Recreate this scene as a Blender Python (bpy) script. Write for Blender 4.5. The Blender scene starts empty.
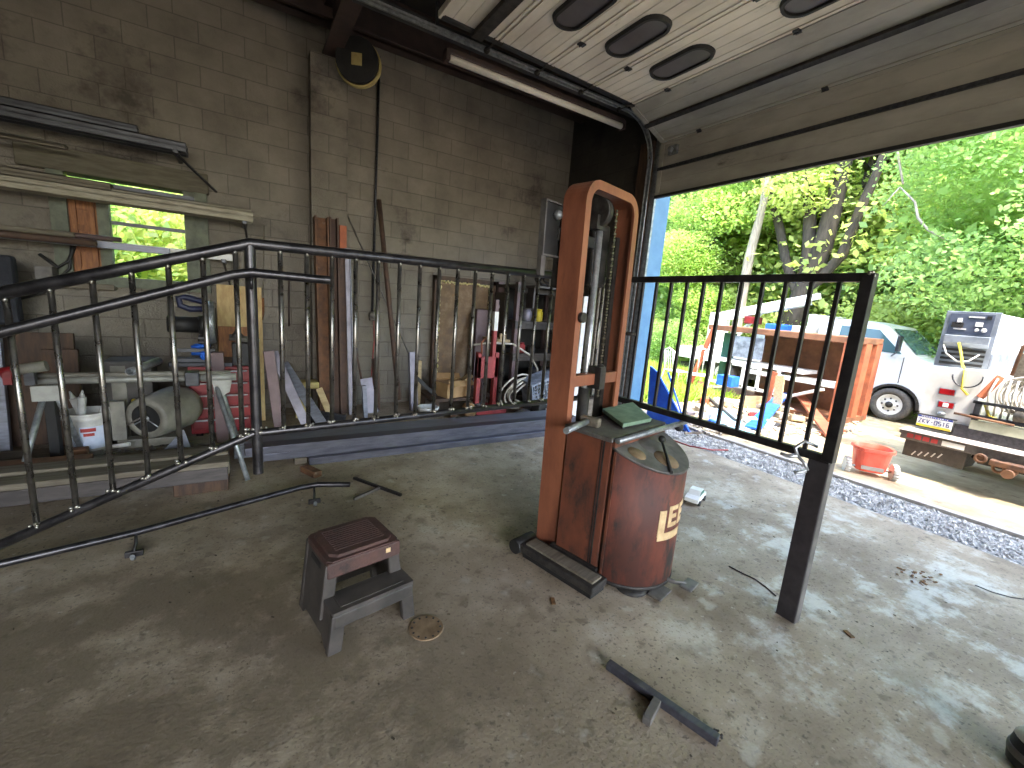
import bpy, bmesh, math, random
import numpy as np
from mathutils import Vector, Matrix
random.seed(7)
rng = np.random.default_rng(11)
SC = bpy.context.scene
COL = SC.collection
R_ = math.radians

# ------------------------------------------------------------------ camera
FPX, YAW, PIT, ROL, EYE = 430.23, 0.565843, 0.185104, -0.078575, 1.55
fw = Vector((math.sin(YAW)*math.cos(PIT), math.cos(YAW)*math.cos(PIT), -math.sin(PIT)))
r0 = Vector((math.cos(YAW), -math.sin(YAW), 0)); d0 = fw.cross(r0)
rt = math.cos(ROL)*r0 + math.sin(ROL)*d0
dn = -math.sin(ROL)*r0 + math.cos(ROL)*d0
cd = bpy.data.cameras.new('camera'); cam = bpy.data.objects.new('camera', cd); COL.objects.link(cam)
cd.sensor_width = 36; cd.lens = 36*FPX/1024; cd.clip_start = 0.05; cd.clip_end = 300
m3 = Matrix((rt, -dn, -fw)).transposed()
cam.matrix_world = Matrix.Translation((0, 0, EYE)) @ m3.to_4x4()
SC.camera = cam

# ------------------------------------------------------------------ world, sun, exposure
SC.view_settings.view_transform = 'Standard'; SC.view_settings.look = 'None'
SC.view_settings.gamma = 1; SC.view_settings.use_curve_mapping = False
SC.view_settings.exposure = 1.3
w = bpy.data.worlds.new('sky'); SC.world = w; w.use_nodes = True
nt = w.node_tree; bg = nt.nodes['Background']
sky = nt.nodes.new('ShaderNodeTexSky'); sky.sky_type = 'NISHITA'; sky.sun_disc = False
sky.sun_elevation = R_(60); sky.sun_rotation = R_(200); sky.air_density = 1.0; sky.dust_density = 2.5
nt.links.new(sky.outputs[0], bg.inputs[0]); bg.inputs[1].default_value = 0.85
def light(name, kind, loc, energy, color, to=None, **k):
    L = bpy.data.lights.new(name, kind); L.energy = energy; L.color = color
    for a, b in k.items(): setattr(L, a, b)
    o = bpy.data.objects.new(name, L); COL.objects.link(o); o.location = loc
    if to is not None: o.rotation_euler = (Vector(to)-Vector(loc)).to_track_quat('-Z', 'Y').to_euler()
    return o
light('sun', 'SUN', (0, -30, 60), 3.8, (1, .95, .86), to=(0.17*60, 0.5*60-30, 0), angle=R_(.6))
# added fill lamp behind the camera, standing in for daylight from unseen bays
light('rear_fill_lamp', 'AREA', (-1.0, -7.6, 3.0), 27, (1, .96, .90), to=(-0.4, .9, -.2), shape='RECTANGLE', size=6.5, size_y=1.8, spread=R_(52))

# ------------------------------------------------------------------ helpers
WM = {}
def at(px, py, axis, c):
    """point where a sight line meets the plane axis = c"""
    d = rt*((px-512)/FPX) + dn*((py-384)/FPX) + fw
    o = Vector((0, 0, EYE)); i = 'xyz'.index(axis)
    return o + d*((c-o[i])/d[i])
def ground_z(x): return 0.0 if x < 5.42 else -0.053*(x-5.42)
def gat(px, py):
    d = rt*((px-512)/FPX) + dn*((py-384)/FPX) + fw
    o = Vector((0, 0, EYE)); n = Vector((.053, 0, 1)); p = Vector((5.42, 0, 0))
    return o + d*(((p-o).dot(n))/d.dot(n))
class MB:
    def __init__(s): s.v = []; s.f = []; s.sm = []
    def add(s, vs, fs, smooth=False):
        n = len(s.v); s.v += [tuple(x) for x in vs]
        for f in fs: s.f.append(tuple(n+i for i in f)); s.sm.append(smooth)
        return s
    def box(s, c, d, rot=None, bev=0.0):
        """box of size d centred at c, rotated by a matrix or (rx, ry, rz)"""
        if rot is not None and not isinstance(rot, Matrix):
            rot = (Matrix.Rotation(rot[2], 3, 'Z') @ Matrix.Rotation(rot[1], 3, 'Y') @ Matrix.Rotation(rot[0], 3, 'X'))
        hx, hy, hz = d[0]/2, d[1]/2, d[2]/2; c = Vector(c)
        b = min(bev, hx*.9, hy*.9, hz*.9)
        if b <= 0:
            vs = [(sx*hx, sy*hy, sz*hz) for sx in (-1, 1) for sy in (-1, 1) for sz in (-1, 1)]
            fs = [(0, 1, 3, 2), (4, 6, 7, 5), (0, 4, 5, 1), (2, 3, 7, 6), (0, 2, 6, 4), (1, 5, 7, 3)]
        else:
            bm = bmesh.new(); bmesh.ops.create_cube(bm, size=1)
            for v in bm.verts: v.co = Vector((v.co.x*2*hx, v.co.y*2*hy, v.co.z*2*hz))
            bmesh.ops.bevel(bm, geom=bm.edges[:], offset=b, segments=2, affect='EDGES', profile=.5)
            bm.verts.index_update()
            vs = [v.co.copy() for v in bm.verts]; fs = [[v.index for v in f.verts] for f in bm.faces]; bm.free()
        if rot is not None: vs = [rot @ Vector(v) for v in vs]
        return s.add([Vector(v)+c for v in vs], fs)
    def bx(s, a, b, bev=0.0):
        return s.box([(a[i]+b[i])/2 for i in range(3)], [abs(b[i]-a[i]) for i in range(3)], None, bev)
    def frame(s, p, q, up=(0, 0, 1)):
        z = (Vector(q)-Vector(p)).normalized(); u = Vector(up)
        if abs(z.dot(u)) > .98: u = Vector((1, 0, 0)) if abs(z.x) < .9 else Vector((0, 1, 0))
        x = u.cross(z).normalized(); y = z.cross(x)
        return Matrix((x, y, z)).transposed()
    def bar(s, p, q, wx, wy, up=(0, 0, 1), bev=0.0):
        """rectangular bar from p to q; wy is its size along up, wx across"""
        p, q = Vector(p), Vector(q)
        return s.box((p+q)/2, (wx, wy, (q-p).length), s.frame(p, q, up), bev)
    def tube(s, p, q, r, n=12, r2=None, cap=True, hollow=0):
        return s.path([p, q], [r, r if r2 is None else r2], n, cap, hollow)
    def path(s, pts, r, n=10, cap=True, hollow=0, closed=False):
        pts = [Vector(p) for p in pts]; m = len(pts)
        rs = r if isinstance(r, (list, tuple)) else [r]*m
        up = None; vs = []
        for i in range(m):
            a = pts[i-1] if (i > 0 or closed) else pts[i]; b = pts[(i+1) % m] if (i < m-1 or closed) else pts[i]
            t = (b-a)
            t = t.normalized() if t.length > 1e-9 else Vector((0, 0, 1))
            if up is None:
                up = Vector((0, 0, 1)) if abs(t.z) < .9 else Vector((1, 0, 0))
            x = (up - t*up.dot(t)).normalized(); y = t.cross(x); up = x
            k = 1.0
            if 0 < i < m-1:
                t1 = (pts[i]-pts[i-1]).normalized(); t2 = (pts[i+1]-pts[i]).normalized()
                k = 1/max(.5, math.sqrt(max(0, (1+t1.dot(t2))/2)))
            for j in range(n):
                an = 2*math.pi*j/n
                vs.append(pts[i]+(x*math.cos(an)+y*math.sin(an))*rs[i]*(k if False else 1))
        fs = []
        for i in range(m if closed else m-1):
            i2 = (i+1) % m
            for j in range(n):
                fs.append((i*n+j, i*n+(j+1) % n, i2*n+(j+1) % n, i2*n+j))
        s.add(vs, fs, True)
        if hollow and not closed:
            s.ring(pts[0], pts[1]-pts[0], rs[0], rs[0]*hollow, n); s.ring(pts[-1], pts[-2]-pts[-1], rs[-1], rs[-1]*hollow, n)
        elif cap and not closed:
            s.add(vs[:n], [tuple(range(n))[::-1]]); s.add(vs[-n:], [tuple(range(n))])
        return s
    def ring(s, c, d, r, ri, n=16, depth=.06):
        c = Vector(c); d = Vector(d).normalized(); M = s.frame(c, c+d); vs = []
        for rr, dd in ((r, 0), (ri, 0), (ri, depth)):
            for j in range(n):
                a = 2*math.pi*j/n; vs.append(c+M @ Vector((math.cos(a)*rr, math.sin(a)*rr, dd)))
        fs = []
        for k in (0, 1):
            for j in range(n): fs.append((k*n+j, (k+1)*n+j, (k+1)*n+(j+1) % n, k*n+(j+1) % n))
        fs.append(tuple(2*n+j for j in range(n)))
        return s.add(vs, fs)
    def disc(s, c, d, r, t, n=24):
        c = Vector(c); d = Vector(d).normalized()*t/2
        return s.tube(c-d, c+d, r, n)
    def lathe(s, c, prof, n=24, axis=(0, 0, 1), smooth=True, cap=True):
        """prof: (radius, height) pairs turned about axis at c"""
        c = Vector(c); M = s.frame(c, c+Vector(axis)); vs = []; m = len(prof)
        for r, h in prof:
            for j in range(n):
                a = 2*math.pi*j/n; vs.append(c+M @ Vector((math.cos(a)*r, math.sin(a)*r, h)))
        fs = [(i*n+j, i*n+(j+1) % n, (i+1)*n+(j+1) % n, (i+1)*n+j) for i in range(m-1) for j in range(n)]
        s.add(vs, fs, smooth)
        if cap and prof[0][0] > 1e-4: s.add(vs[:n], [tuple(range(n))[::-1]])
        if cap and prof[-1][0] > 1e-4: s.add(vs[-n:], [tuple(range(n))])
        return s
    def prism(s, poly, p0, ex, ey, ez, h, smooth=False):
        """polygon (u, v) in the axes ex, ey at p0, extruded by h along ez"""
        p0, ex, ey, ez = Vector(p0), Vector(ex), Vector(ey), Vector(ez); n = len(poly)
        a = [p0+ex*u+ey*v for u, v in poly]; b = [p+ez*h for p in a]
        s.add(a+b, [(i, (i+1) % n, n+(i+1) % n, n+i) for i in range(n)], smooth)
        s.add(a, [tuple(range(n))[::-1]]); s.add(b, [tuple(range(n))])
        return s
    def sph(s, c, r, n=10, sc=(1, 1, 1)):
        c = Vector(c); vs = []; m = n//2+1
        for i in range(m+1):
            t = math.pi*i/m
            for j in range(n):
                a = 2*math.pi*j/n
                vs.append(c+Vector((r*sc[0]*math.sin(t)*math.cos(a), r*sc[1]*math.sin(t)*math.sin(a), r*sc[2]*math.cos(t))))
        return s.add(vs, [(i*n+j, (i+1)*n+j, (i+1)*n+(j+1) % n, i*n+(j+1) % n) for i in range(m) for j in range(n)], True)
    def build(s, name, mat, parent=None, loc=None, local=False, fix=True):
        me = bpy.data.meshes.new(name); vs = [Vector(v) for v in s.v]
        o = bpy.data.objects.new(name, me); COL.objects.link(o)
        if parent is not None:
            mw = WM[parent]; WM[o] = mw; o.parent = parent
            if not local:
                iv = mw.inverted(); vs = [iv @ v for v in vs]
        else:
            L = Vector(loc) if loc is not None else Vector((0, 0, 0))
            o.location = L; WM[o] = Matrix.Translation(L); vs = [v-L for v in vs]
        me.from_pydata(vs, [], s.f)
        me.polygons.foreach_set('use_smooth', s.sm)
        if fix:
            bm = bmesh.new(); bm.from_mesh(me)
            bmesh.ops.remove_doubles(bm, verts=bm.verts[:], dist=1e-5)
            bmesh.ops.recalc_face_normals(bm, faces=bm.faces[:]); bm.to_mesh(me); bm.free()
        for m in (mat if isinstance(mat, (list, tuple)) else [mat]): me.materials.append(m)
        return o
def tag(o, label=None, cat=None, group=None, kind=None):
    if label: o['label'] = label
    if cat: o['category'] = cat
    if group: o['group'] = group
    if kind: o['kind'] = kind
    return o
def thing(name, label, cat, loc, rz=0, group=None):
    o = bpy.data.objects.new(name, None); COL.objects.link(o); o.empty_display_size = .1
    o.location = loc; o.rotation_euler = (0, 0, rz)
    WM[o] = Matrix.Translation(loc) @ Matrix.Rotation(rz, 4, 'Z')
    return tag(o, label, cat, group)
def one(mb, name, mat, label, cat, loc, group=None):
    return tag(mb.build(name, mat, None, loc), label, cat, group)
def struct(mb, name, mat, parent=None):
    o = mb.build(name, mat, parent)
    if parent is None: o['kind'] = 'structure'
    return o

# ------------------------------------------------------------------ materials
def rgb(r, g, b):
    f = lambda c: (c/255/12.92) if c <= 10 else ((c/255+.055)/1.055)**2.4
    return (f(r), f(g), f(b), 1)
def mat(name, c1, c2=None, rough=.6, metal=0.0, scale=6, c3=None, bump=0.0, lo=.38, hi=.62, spots=None, stretch=None, bscale=None, trans=0.0, spec=.5, r2=None):
    """noise-mixed principled material; spots = (colour, scale, threshold) adds a second stain layer"""
    m = bpy.data.materials.new(name); m.use_nodes = True; n = m.node_tree.nodes; l = m.node_tree.links
    p = n['Principled BSDF']; p.inputs['Roughness'].default_value = rough; p.inputs['Metallic'].default_value = metal
    p.inputs['Specular IOR Level'].default_value = spec
    p.inputs['Base Color'].default_value = c1
    if trans: p.inputs['Transmission Weight'].default_value = trans
    if c2 is None and not bump: return m
    tc = n.new('ShaderNodeTexCoord'); mp = n.new('ShaderNodeMapping'); l.new(tc.outputs['Object'], mp.inputs[0])
    if stretch: mp.inputs['Scale'].default_value = stretch
    nz = n.new('ShaderNodeTexNoise'); nz.inputs['Scale'].default_value = scale; nz.inputs['Detail'].default_value = 8; nz.inputs['Roughness'].default_value = .65
    l.new(mp.outputs[0], nz.inputs['Vector'])
    if c2 is not None:
        cr = n.new('ShaderNodeValToRGB'); e = cr.color_ramp.elements
        e[0].position = lo; e[0].color = c1; e[1].position = hi; e[1].color = c2
        if c3: x = e.new((lo+hi)/2); x.color = c3
        l.new(nz.outputs['Fac'], cr.inputs[0]); out = cr.outputs[0]
        if spots:
            n2 = n.new('ShaderNodeTexNoise'); n2.inputs['Scale'].default_value = spots[1]; n2.inputs['Detail'].default_value = 6; n2.inputs['Roughness'].default_value = .7
            l.new(mp.outputs[0], n2.inputs['Vector'])
            c2r = n.new('ShaderNodeValToRGB'); c2r.color_ramp.elements[0].position = spots[2]; c2r.color_ramp.elements[1].position = spots[2]+.12
            l.new(n2.outputs['Fac'], c2r.inputs[0])
            mx = n.new('ShaderNodeMix'); mx.data_type = 'RGBA'; l.new(c2r.outputs[0], mx.inputs[0]); l.new(out, mx.inputs[6]); mx.inputs[7].default_value = spots[0]
            out = mx.outputs[2]
        l.new(out, p.inputs['Base Color'])
        if r2 is not None:
            mr = n.new('ShaderNodeMapRange'); l.new(nz.outputs['Fac'], mr.inputs[0]); mr.inputs[1].default_value = lo; mr.inputs[2].default_value = hi
            mr.inputs[3].default_value = rough; mr.inputs[4].default_value = r2; l.new(mr.outputs[0], p.inputs['Roughness'])
    if bump:
        bp = n.new('ShaderNodeBump'); bp.inputs['Strength'].default_value = bump; bp.inputs['Distance'].default_value = .01
        nb = nz
        if bscale:
            nb = n.new('ShaderNodeTexNoise'); nb.inputs['Scale'].default_value = bscale; nb.inputs['Detail'].default_value = 8; l.new(mp.outputs[0], nb.inputs['Vector'])
        l.new(nb.outputs['Fac'], bp.inputs['Height']); l.new(bp.outputs[0], p.inputs['Normal'])
    return m
def block_mat(name, ax, x0, z0, a, b, grime):
    """painted concrete block: courses of 0.406 x 0.203 m in the plane of axis ax and z"""
    m = mat(name, a, b, .9, scale=2.2, bump=0, lo=.3, hi=.7, spots=(grime, .9, .56))
    n = m.node_tree.nodes; l = m.node_tree.links; p = n['Principled BSDF']
    tc = n.new('ShaderNodeTexCoord'); sp = n.new('ShaderNodeSeparateXYZ'); l.new(tc.outputs['Object'], sp.inputs[0])
    ax_ = n.new('ShaderNodeMath'); ax_.operation = 'SUBTRACT'; l.new(sp.outputs[ax], ax_.inputs[0]); ax_.inputs[1].default_value = x0
    az = n.new('ShaderNodeMath'); az.operation = 'SUBTRACT'; l.new(sp.outputs[2], az.inputs[0]); az.inputs[1].default_value = z0
    cb = n.new('ShaderNodeCombineXYZ'); l.new(ax_.outputs[0], cb.inputs[0]); l.new(az.outputs[0], cb.inputs[1])
    br = n.new('ShaderNodeTexBrick'); br.inputs['Scale'].default_value = 1; br.inputs['Brick Width'].default_value = .4064; br.inputs['Row Height'].default_value = .2032
    br.inputs['Mortar Size'].default_value = .006; br.inputs['Mortar Smooth'].default_value = .4
    br.inputs['Color1'].default_value = (.93, .93, .93, 1); br.inputs['Color2'].default_value = (1.05, 1.05, 1.05, 1); br.inputs['Mortar'].default_value = (.66, .66, .66, 1)
    l.new(cb.outputs[0], br.inputs['Vector'])
    src = p.inputs['Base Color'].links[0].from_socket
    mx = n.new('ShaderNodeMix'); mx.data_type = 'RGBA'; mx.blend_type = 'MULTIPLY'; mx.inputs[0].default_value = 1
    l.new(src, mx.inputs[6]); l.new(br.outputs['Color'], mx.inputs[7]); l.new(mx.outputs[2], p.inputs['Base Color'])
    nz = n.new('ShaderNodeTexNoise'); nz.inputs['Scale'].default_value = 60; nz.inputs['Detail'].default_value = 5; l.new(tc.outputs['Object'], nz.inputs['Vector'])
    ad = n.new('ShaderNodeMath'); ad.operation = 'MULTIPLY_ADD'; l.new(br.outputs['Fac'], ad.inputs[0]); ad.inputs[1].default_value = -.8; l.new(nz.outputs['Fac'], ad.inputs[2])
    bp = n.new('ShaderNodeBump'); bp.inputs['Strength'].default_value = .6; bp.inputs['Distance'].default_value = .012
    l.new(ad.outputs[0], bp.inputs['Height']); l.new(bp.outputs[0], p.inputs['Normal'])
    return m
M_BLOCK = block_mat('concrete_block', 0, 1.738, .063, rgb(102, 96, 87), rgb(130, 123, 112), rgb(72, 66, 60))
M_BLOCKD = block_mat('dark_block', 1, .1, .063, rgb(48, 46, 42), rgb(66, 62, 56), rgb(34, 32, 30))  # dark colour carries the shade of the door wall, with some soot
M_FLOOR = mat('concrete_floor', rgb(128, 114, 96), rgb(178, 164, 146), .75, scale=1.3, c3=rgb(152, 138, 119), bump=.35, bscale=60, lo=.36, hi=.64, spots=(rgb(190, 184, 172), 1.25, .585), r2=.5)
def floor_specks(m):
    n = m.node_tree.nodes; l = m.node_tree.links; p = n['Principled BSDF']
    src = p.inputs['Base Color'].links[0].from_socket
    tc = n.new('ShaderNodeTexCoord')
    for sc_, th, col in ((11, .60, rgb(98, 88, 74)), (34, .60, rgb(76, 68, 57)), (2.7, .59, rgb(112, 101, 86)), (70, .60, rgb(74, 66, 57)), (5.5, .64, rgb(190, 182, 168)), (26, .66, rgb(196, 188, 174))):
        z = n.new('ShaderNodeTexNoise'); z.inputs['Scale'].default_value = sc_; z.inputs['Detail'].default_value = 7; l.new(tc.outputs['Object'], z.inputs['Vector'])
        c = n.new('ShaderNodeValToRGB'); c.color_ramp.elements[0].position = th; c.color_ramp.elements[1].position = th+.07; l.new(z.outputs['Fac'], c.inputs[0])
        k = n.new('ShaderNodeMath'); k.operation = 'MULTIPLY'; k.inputs[1].default_value = .6; l.new(c.outputs[0], k.inputs[0])
        mx = n.new('ShaderNodeMix'); mx.data_type = 'RGBA'; l.new(k.outputs[0], mx.inputs[0]); l.new(src, mx.inputs[6]); mx.inputs[7].default_value = col; src = mx.outputs[2]
    # pale scale left by drying water near the threshold, and shade painted darker into the far left floor
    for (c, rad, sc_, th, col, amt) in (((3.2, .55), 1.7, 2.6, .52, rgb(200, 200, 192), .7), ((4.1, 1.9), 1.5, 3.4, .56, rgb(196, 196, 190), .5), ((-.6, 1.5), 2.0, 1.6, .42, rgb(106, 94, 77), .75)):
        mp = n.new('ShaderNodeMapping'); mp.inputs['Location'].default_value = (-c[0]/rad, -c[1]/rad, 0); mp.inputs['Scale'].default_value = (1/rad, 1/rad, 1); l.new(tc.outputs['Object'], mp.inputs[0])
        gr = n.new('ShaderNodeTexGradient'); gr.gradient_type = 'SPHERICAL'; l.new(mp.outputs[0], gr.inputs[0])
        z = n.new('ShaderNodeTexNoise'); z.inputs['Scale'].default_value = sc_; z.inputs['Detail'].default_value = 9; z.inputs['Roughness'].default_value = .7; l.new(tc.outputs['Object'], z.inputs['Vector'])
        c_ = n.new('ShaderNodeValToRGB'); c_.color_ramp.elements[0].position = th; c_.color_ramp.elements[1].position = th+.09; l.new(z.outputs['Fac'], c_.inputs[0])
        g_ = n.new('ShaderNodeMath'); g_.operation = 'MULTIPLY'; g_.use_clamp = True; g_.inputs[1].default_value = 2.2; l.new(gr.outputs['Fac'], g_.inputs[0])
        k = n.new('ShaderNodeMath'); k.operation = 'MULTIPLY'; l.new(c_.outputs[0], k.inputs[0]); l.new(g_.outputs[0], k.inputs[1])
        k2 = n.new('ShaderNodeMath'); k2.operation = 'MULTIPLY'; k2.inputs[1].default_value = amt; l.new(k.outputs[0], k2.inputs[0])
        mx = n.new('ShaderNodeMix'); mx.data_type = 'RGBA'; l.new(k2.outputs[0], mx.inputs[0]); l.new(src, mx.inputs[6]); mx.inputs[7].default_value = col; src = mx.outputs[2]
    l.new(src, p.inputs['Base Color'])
floor_specks(M_FLOOR)
M_CEIL = mat('dark_roof_deck', rgb(40, 36, 34), rgb(52, 46, 42), .8, scale=3)
M_BEAM = mat('brown_steel', rgb(54, 44, 42), rgb(72, 57, 53), .6, scale=4)
M_STEEL = mat('mill_steel', rgb(58, 57, 60), rgb(82, 80, 82), .28, .85, scale=14, r2=.42)
M_PILE = mat('dull_brown_steel', rgb(82, 76, 74), rgb(62, 57, 56), .6, .2, scale=5, stretch=(1, 6, 6))
M_STEELB = mat('brushed_bar_steel', rgb(104, 101, 97), rgb(140, 136, 130), .25, .92, scale=14, r2=.36)
M_STACK = mat('dark_tube_steel', rgb(74, 74, 84), rgb(94, 94, 104), .38, .6, scale=4, stretch=(1, 6, 6), r2=.5)
M_STEELD = mat('dark_mill_steel', rgb(44, 42, 44), rgb(66, 63, 64), .42, .6, scale=10, r2=.6)
M_WELD = mat('bright_weld', rgb(200, 196, 186), rgb(120, 116, 108), .3, .9, scale=120)
M_GALV = mat('galvanised', rgb(158, 162, 165), rgb(118, 122, 125), .4, .5, scale=20)
M_CHROME = mat('bright_steel', rgb(214, 216, 220), rgb(180, 182, 186), .3, .7, scale=30)
M_GREYTUBE = mat('grey_tube_steel', rgb(104, 106, 116), rgb(132, 135, 146), .42, .55, scale=5, stretch=(1, 6, 6), r2=.58)
M_LILAC = mat('lilac_plate_steel', rgb(136, 132, 142), rgb(110, 106, 116), .45, .45, scale=5)
M_PURPLE = mat('primed_steel', rgb(104, 85, 86), rgb(84, 69, 71), .5, .3, scale=5)
M_RUST = mat('rusted_steel', rgb(124, 88, 62), rgb(84, 62, 50), .8, .15, scale=9, c3=rgb(106, 76, 56), bump=.3, spots=(rgb(150, 142, 128), 5, .62))
M_RUSTPIPE = mat('rusted_pipe', rgb(92, 70, 58), rgb(74, 58, 52), .7, .2, scale=12)
M_ORANGE = mat('worn_orange_paint', rgb(122, 70, 50), rgb(90, 54, 43), .5, 0, scale=4, bump=.06, spots=(rgb(54, 43, 39), 4.2, .53), stretch=(1.6, 1.6, .8))
M_DRUM = mat('grimy_maroon_paint', rgb(118, 62, 47), rgb(80, 47, 40), .68, 0, scale=3.5, bump=.06, spots=(rgb(46, 39, 37), 4.6, .53), stretch=(1.6, 1.6, .6))
M_MAST = mat('faded_orange_paint', rgb(154, 94, 68), rgb(118, 70, 52), .45, 0, scale=3, bump=.05, spots=(rgb(86, 56, 44), 4, .60), stretch=(1.5, 1.5, .5))
M_GREASE = mat('greasy_dark_metal', rgb(40, 38, 38), rgb(66, 62, 58), .6, .3, scale=14)
M_TOPGREY = mat('scuffed_grey_top', rgb(104, 100, 96), rgb(76, 72, 70), .6, .1, scale=9, spots=(rgb(128, 120, 104), 5, .6))
M_CREAM = mat('cream_paint', rgb(214, 186, 142), rgb(186, 156, 116), .6, scale=20)
M_GREEN = mat('green_cloth_cover', rgb(128, 152, 130), rgb(106, 132, 112), .7, scale=20)
M_PALEW = mat('pale_timber', rgb(176, 156, 118), rgb(150, 128, 94), .75, scale=4, stretch=(1, 8, 8))
M_OLDW = mat('weathered_timber', rgb(118, 110, 96), rgb(92, 84, 72), .85, scale=4, stretch=(1, 9, 9), bump=.2)
M_DARKW = mat('dark_timber', rgb(82, 60, 44), rgb(56, 42, 34), .75, scale=4, stretch=(6, 6, 1))
M_OCHREW = mat('ochre_shutter_wood', rgb(150, 100, 56), rgb(108, 64, 36), .65, scale=6, c3=rgb(128, 80, 44), stretch=(8, 8, 1))
M_PLY = mat('plywood', rgb(196, 170, 122), rgb(172, 142, 96), .75, scale=4, stretch=(6, 6, 1))
M_OSB = mat('old_board', rgb(136, 116, 94), rgb(104, 86, 70), .85, scale=7, c3=rgb(120, 98, 74), spots=(rgb(150, 108, 66), 3, .6))
M_GREENFR = mat('pale_green_frame_paint', rgb(106, 110, 94), rgb(80, 84, 72), .7, scale=9)
M_LINTEL = mat('grey_lintel_board', rgb(100, 94, 80), rgb(82, 76, 62), .85, scale=5, stretch=(1, 6, 6))
M_TIN = mat('old_light_channel', rgb(152, 146, 128), rgb(126, 118, 100), .6, .2, scale=6, stretch=(1, 6, 6))
M_DARKCH = mat('dark_channel', rgb(74, 76, 80), rgb(54, 54, 58), .42, .6, scale=6, stretch=(1, 6, 6))
M_WHITE = mat('white_paint', rgb(236, 236, 232), rgb(214, 212, 204), .4, scale=5)
M_WHITEP = mat('white_plastic', rgb(214, 214, 212), rgb(190, 188, 184), .45, scale=8)
M_TRUCK = mat('white_truck_paint', rgb(216, 217, 216), rgb(200, 200, 196), .3, scale=3, spots=(rgb(190, 186, 172), 4, .68))
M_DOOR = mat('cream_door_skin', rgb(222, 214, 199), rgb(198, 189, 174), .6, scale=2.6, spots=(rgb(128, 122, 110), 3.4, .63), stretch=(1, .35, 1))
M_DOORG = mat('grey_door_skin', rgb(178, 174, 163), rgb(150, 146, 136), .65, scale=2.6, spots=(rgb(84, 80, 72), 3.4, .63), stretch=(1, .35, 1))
M_BLACK = mat('black_rubber', rgb(24, 24, 25), rgb(38, 37, 36), .6, scale=10)
M_TINT = mat('smoked_pane', rgb(96, 92, 94), rgb(82, 78, 80), .35, 0, scale=3)
M_TYRE = mat('worn_tyre', rgb(70, 68, 66), rgb(92, 88, 82), .85, scale=20)
M_STOOLR = mat('maroon_tread', rgb(84, 58, 52), rgb(66, 48, 45), .6, scale=8, spots=(rgb(34, 31, 31), 6, .56), bump=.3, bscale=90)
M_STOOLG = mat('scuffed_grey_plastic', rgb(74, 68, 64), rgb(50, 47, 45), .55, scale=6, spots=(rgb(40, 38, 37), 5, .62), bump=.1)
M_TAN = mat('tan_rusty_disc', rgb(138, 116, 90), rgb(108, 88, 64), .8, .1, scale=14)
M_RED = mat('red_enamel', rgb(136, 28, 34), rgb(100, 22, 26), .4, scale=6)
M_REDD = mat('dull_red_paint', rgb(168, 58, 56), rgb(126, 46, 46), .55, scale=6)
M_BLUE = mat('bright_blue', rgb(30, 84, 190), rgb(40, 110, 220), .5, scale=6)
M_TARP = mat('blue_tarp', rgb(28, 78, 190), rgb(46, 104, 214), .5, scale=4)
M_LBLUE = mat('pale_blue_plastic', rgb(130, 184, 214), rgb(160, 205, 226), .5, scale=3)
M_JAMB = mat('sky_blue_paint', rgb(84, 126, 158), rgb(72, 112, 146), .5, scale=5)
M_YELLOW = mat('yellow_plastic', rgb(206, 186, 40), rgb(188, 168, 60), .5, scale=6)
M_DULLY = mat('dull_yellow', rgb(176, 160, 104), rgb(150, 132, 82), .6, scale=8)
M_CARD = mat('cardboard', rgb(176, 142, 98), rgb(150, 118, 80), .8, scale=6)
M_FOAM = mat('yellow_foam', rgb(228, 216, 168), rgb(200, 184, 126), .9, scale=30, bump=.6)
M_BEIGE = mat('beige_enamel', rgb(132, 129, 119), rgb(100, 97, 89), .5, scale=5)
M_HOSE = mat('pale_hose', rgb(206, 200, 186), rgb(170, 164, 152), .5, scale=10)
M_PIPEG = mat('pale_grey_pipe', rgb(158, 158, 152), rgb(128, 128, 122), .45, .2, scale=8)
M_HOSED = mat('dark_hose', rgb(52, 50, 50), rgb(70, 66, 64), .55, scale=10)
M_CARTR = mat('red_orange_plastic', rgb(236, 104, 82), rgb(220, 84, 64), .45, scale=4)
M_BROWNBIN = mat('rusty_brown_sheet', rgb(134, 92, 66), rgb(104, 70, 52), .75, .1, scale=3, spots=(rgb(90, 82, 72), 2, .6))
M_RUSTOR = mat('orange_rust_flange', rgb(176, 100, 66), rgb(140, 80, 56), .75, .1, scale=5)
M_TEAL = mat('teal_panel', rgb(46, 104, 88), rgb(38, 88, 76), .5, scale=5)
M_BARK = mat('bark', rgb(72, 64, 56), rgb(50, 44, 38), .9, scale=5, bump=.5, stretch=(3, 3, .5))
M_BARKP = mat('pale_dead_bark', rgb(164, 154, 138), rgb(118, 109, 96), .9, scale=5, bump=.3, stretch=(3, 3, .5))
M_GRAVEL = mat('gravel', rgb(150, 150, 148), rgb(196, 195, 190), .9, scale=28, c3=rgb(116, 115, 112), bump=.9, lo=.35, hi=.65)
M_SAND = mat('sandy_yard', rgb(150, 134, 104), rgb(184, 168, 136), .95, scale=2.4, bump=.7, bscale=14, spots=(rgb(108, 92, 70), 4.5, .58))
M_KERB = mat('kerb_concrete', rgb(170, 164, 156), rgb(148, 142, 134), .85, scale=6)
M_GRASS = mat('lawn_soil', rgb(120, 140, 60), rgb(96, 118, 44), .95, scale=3)
M_GLASS = mat('tinted_vehicle_glass', rgb(70, 96, 100), None, .06, 0)
M_LAMP = mat('red_lens', rgb(150, 20, 26), None, .25)
M_SILVER = mat('silver_panel', rgb(158, 166, 176), rgb(128, 136, 146), .4, .4, scale=5)
M_TUBE = mat('unlit_white_tube', rgb(232, 226, 214), rgb(214, 208, 196), .35, scale=3)
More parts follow.
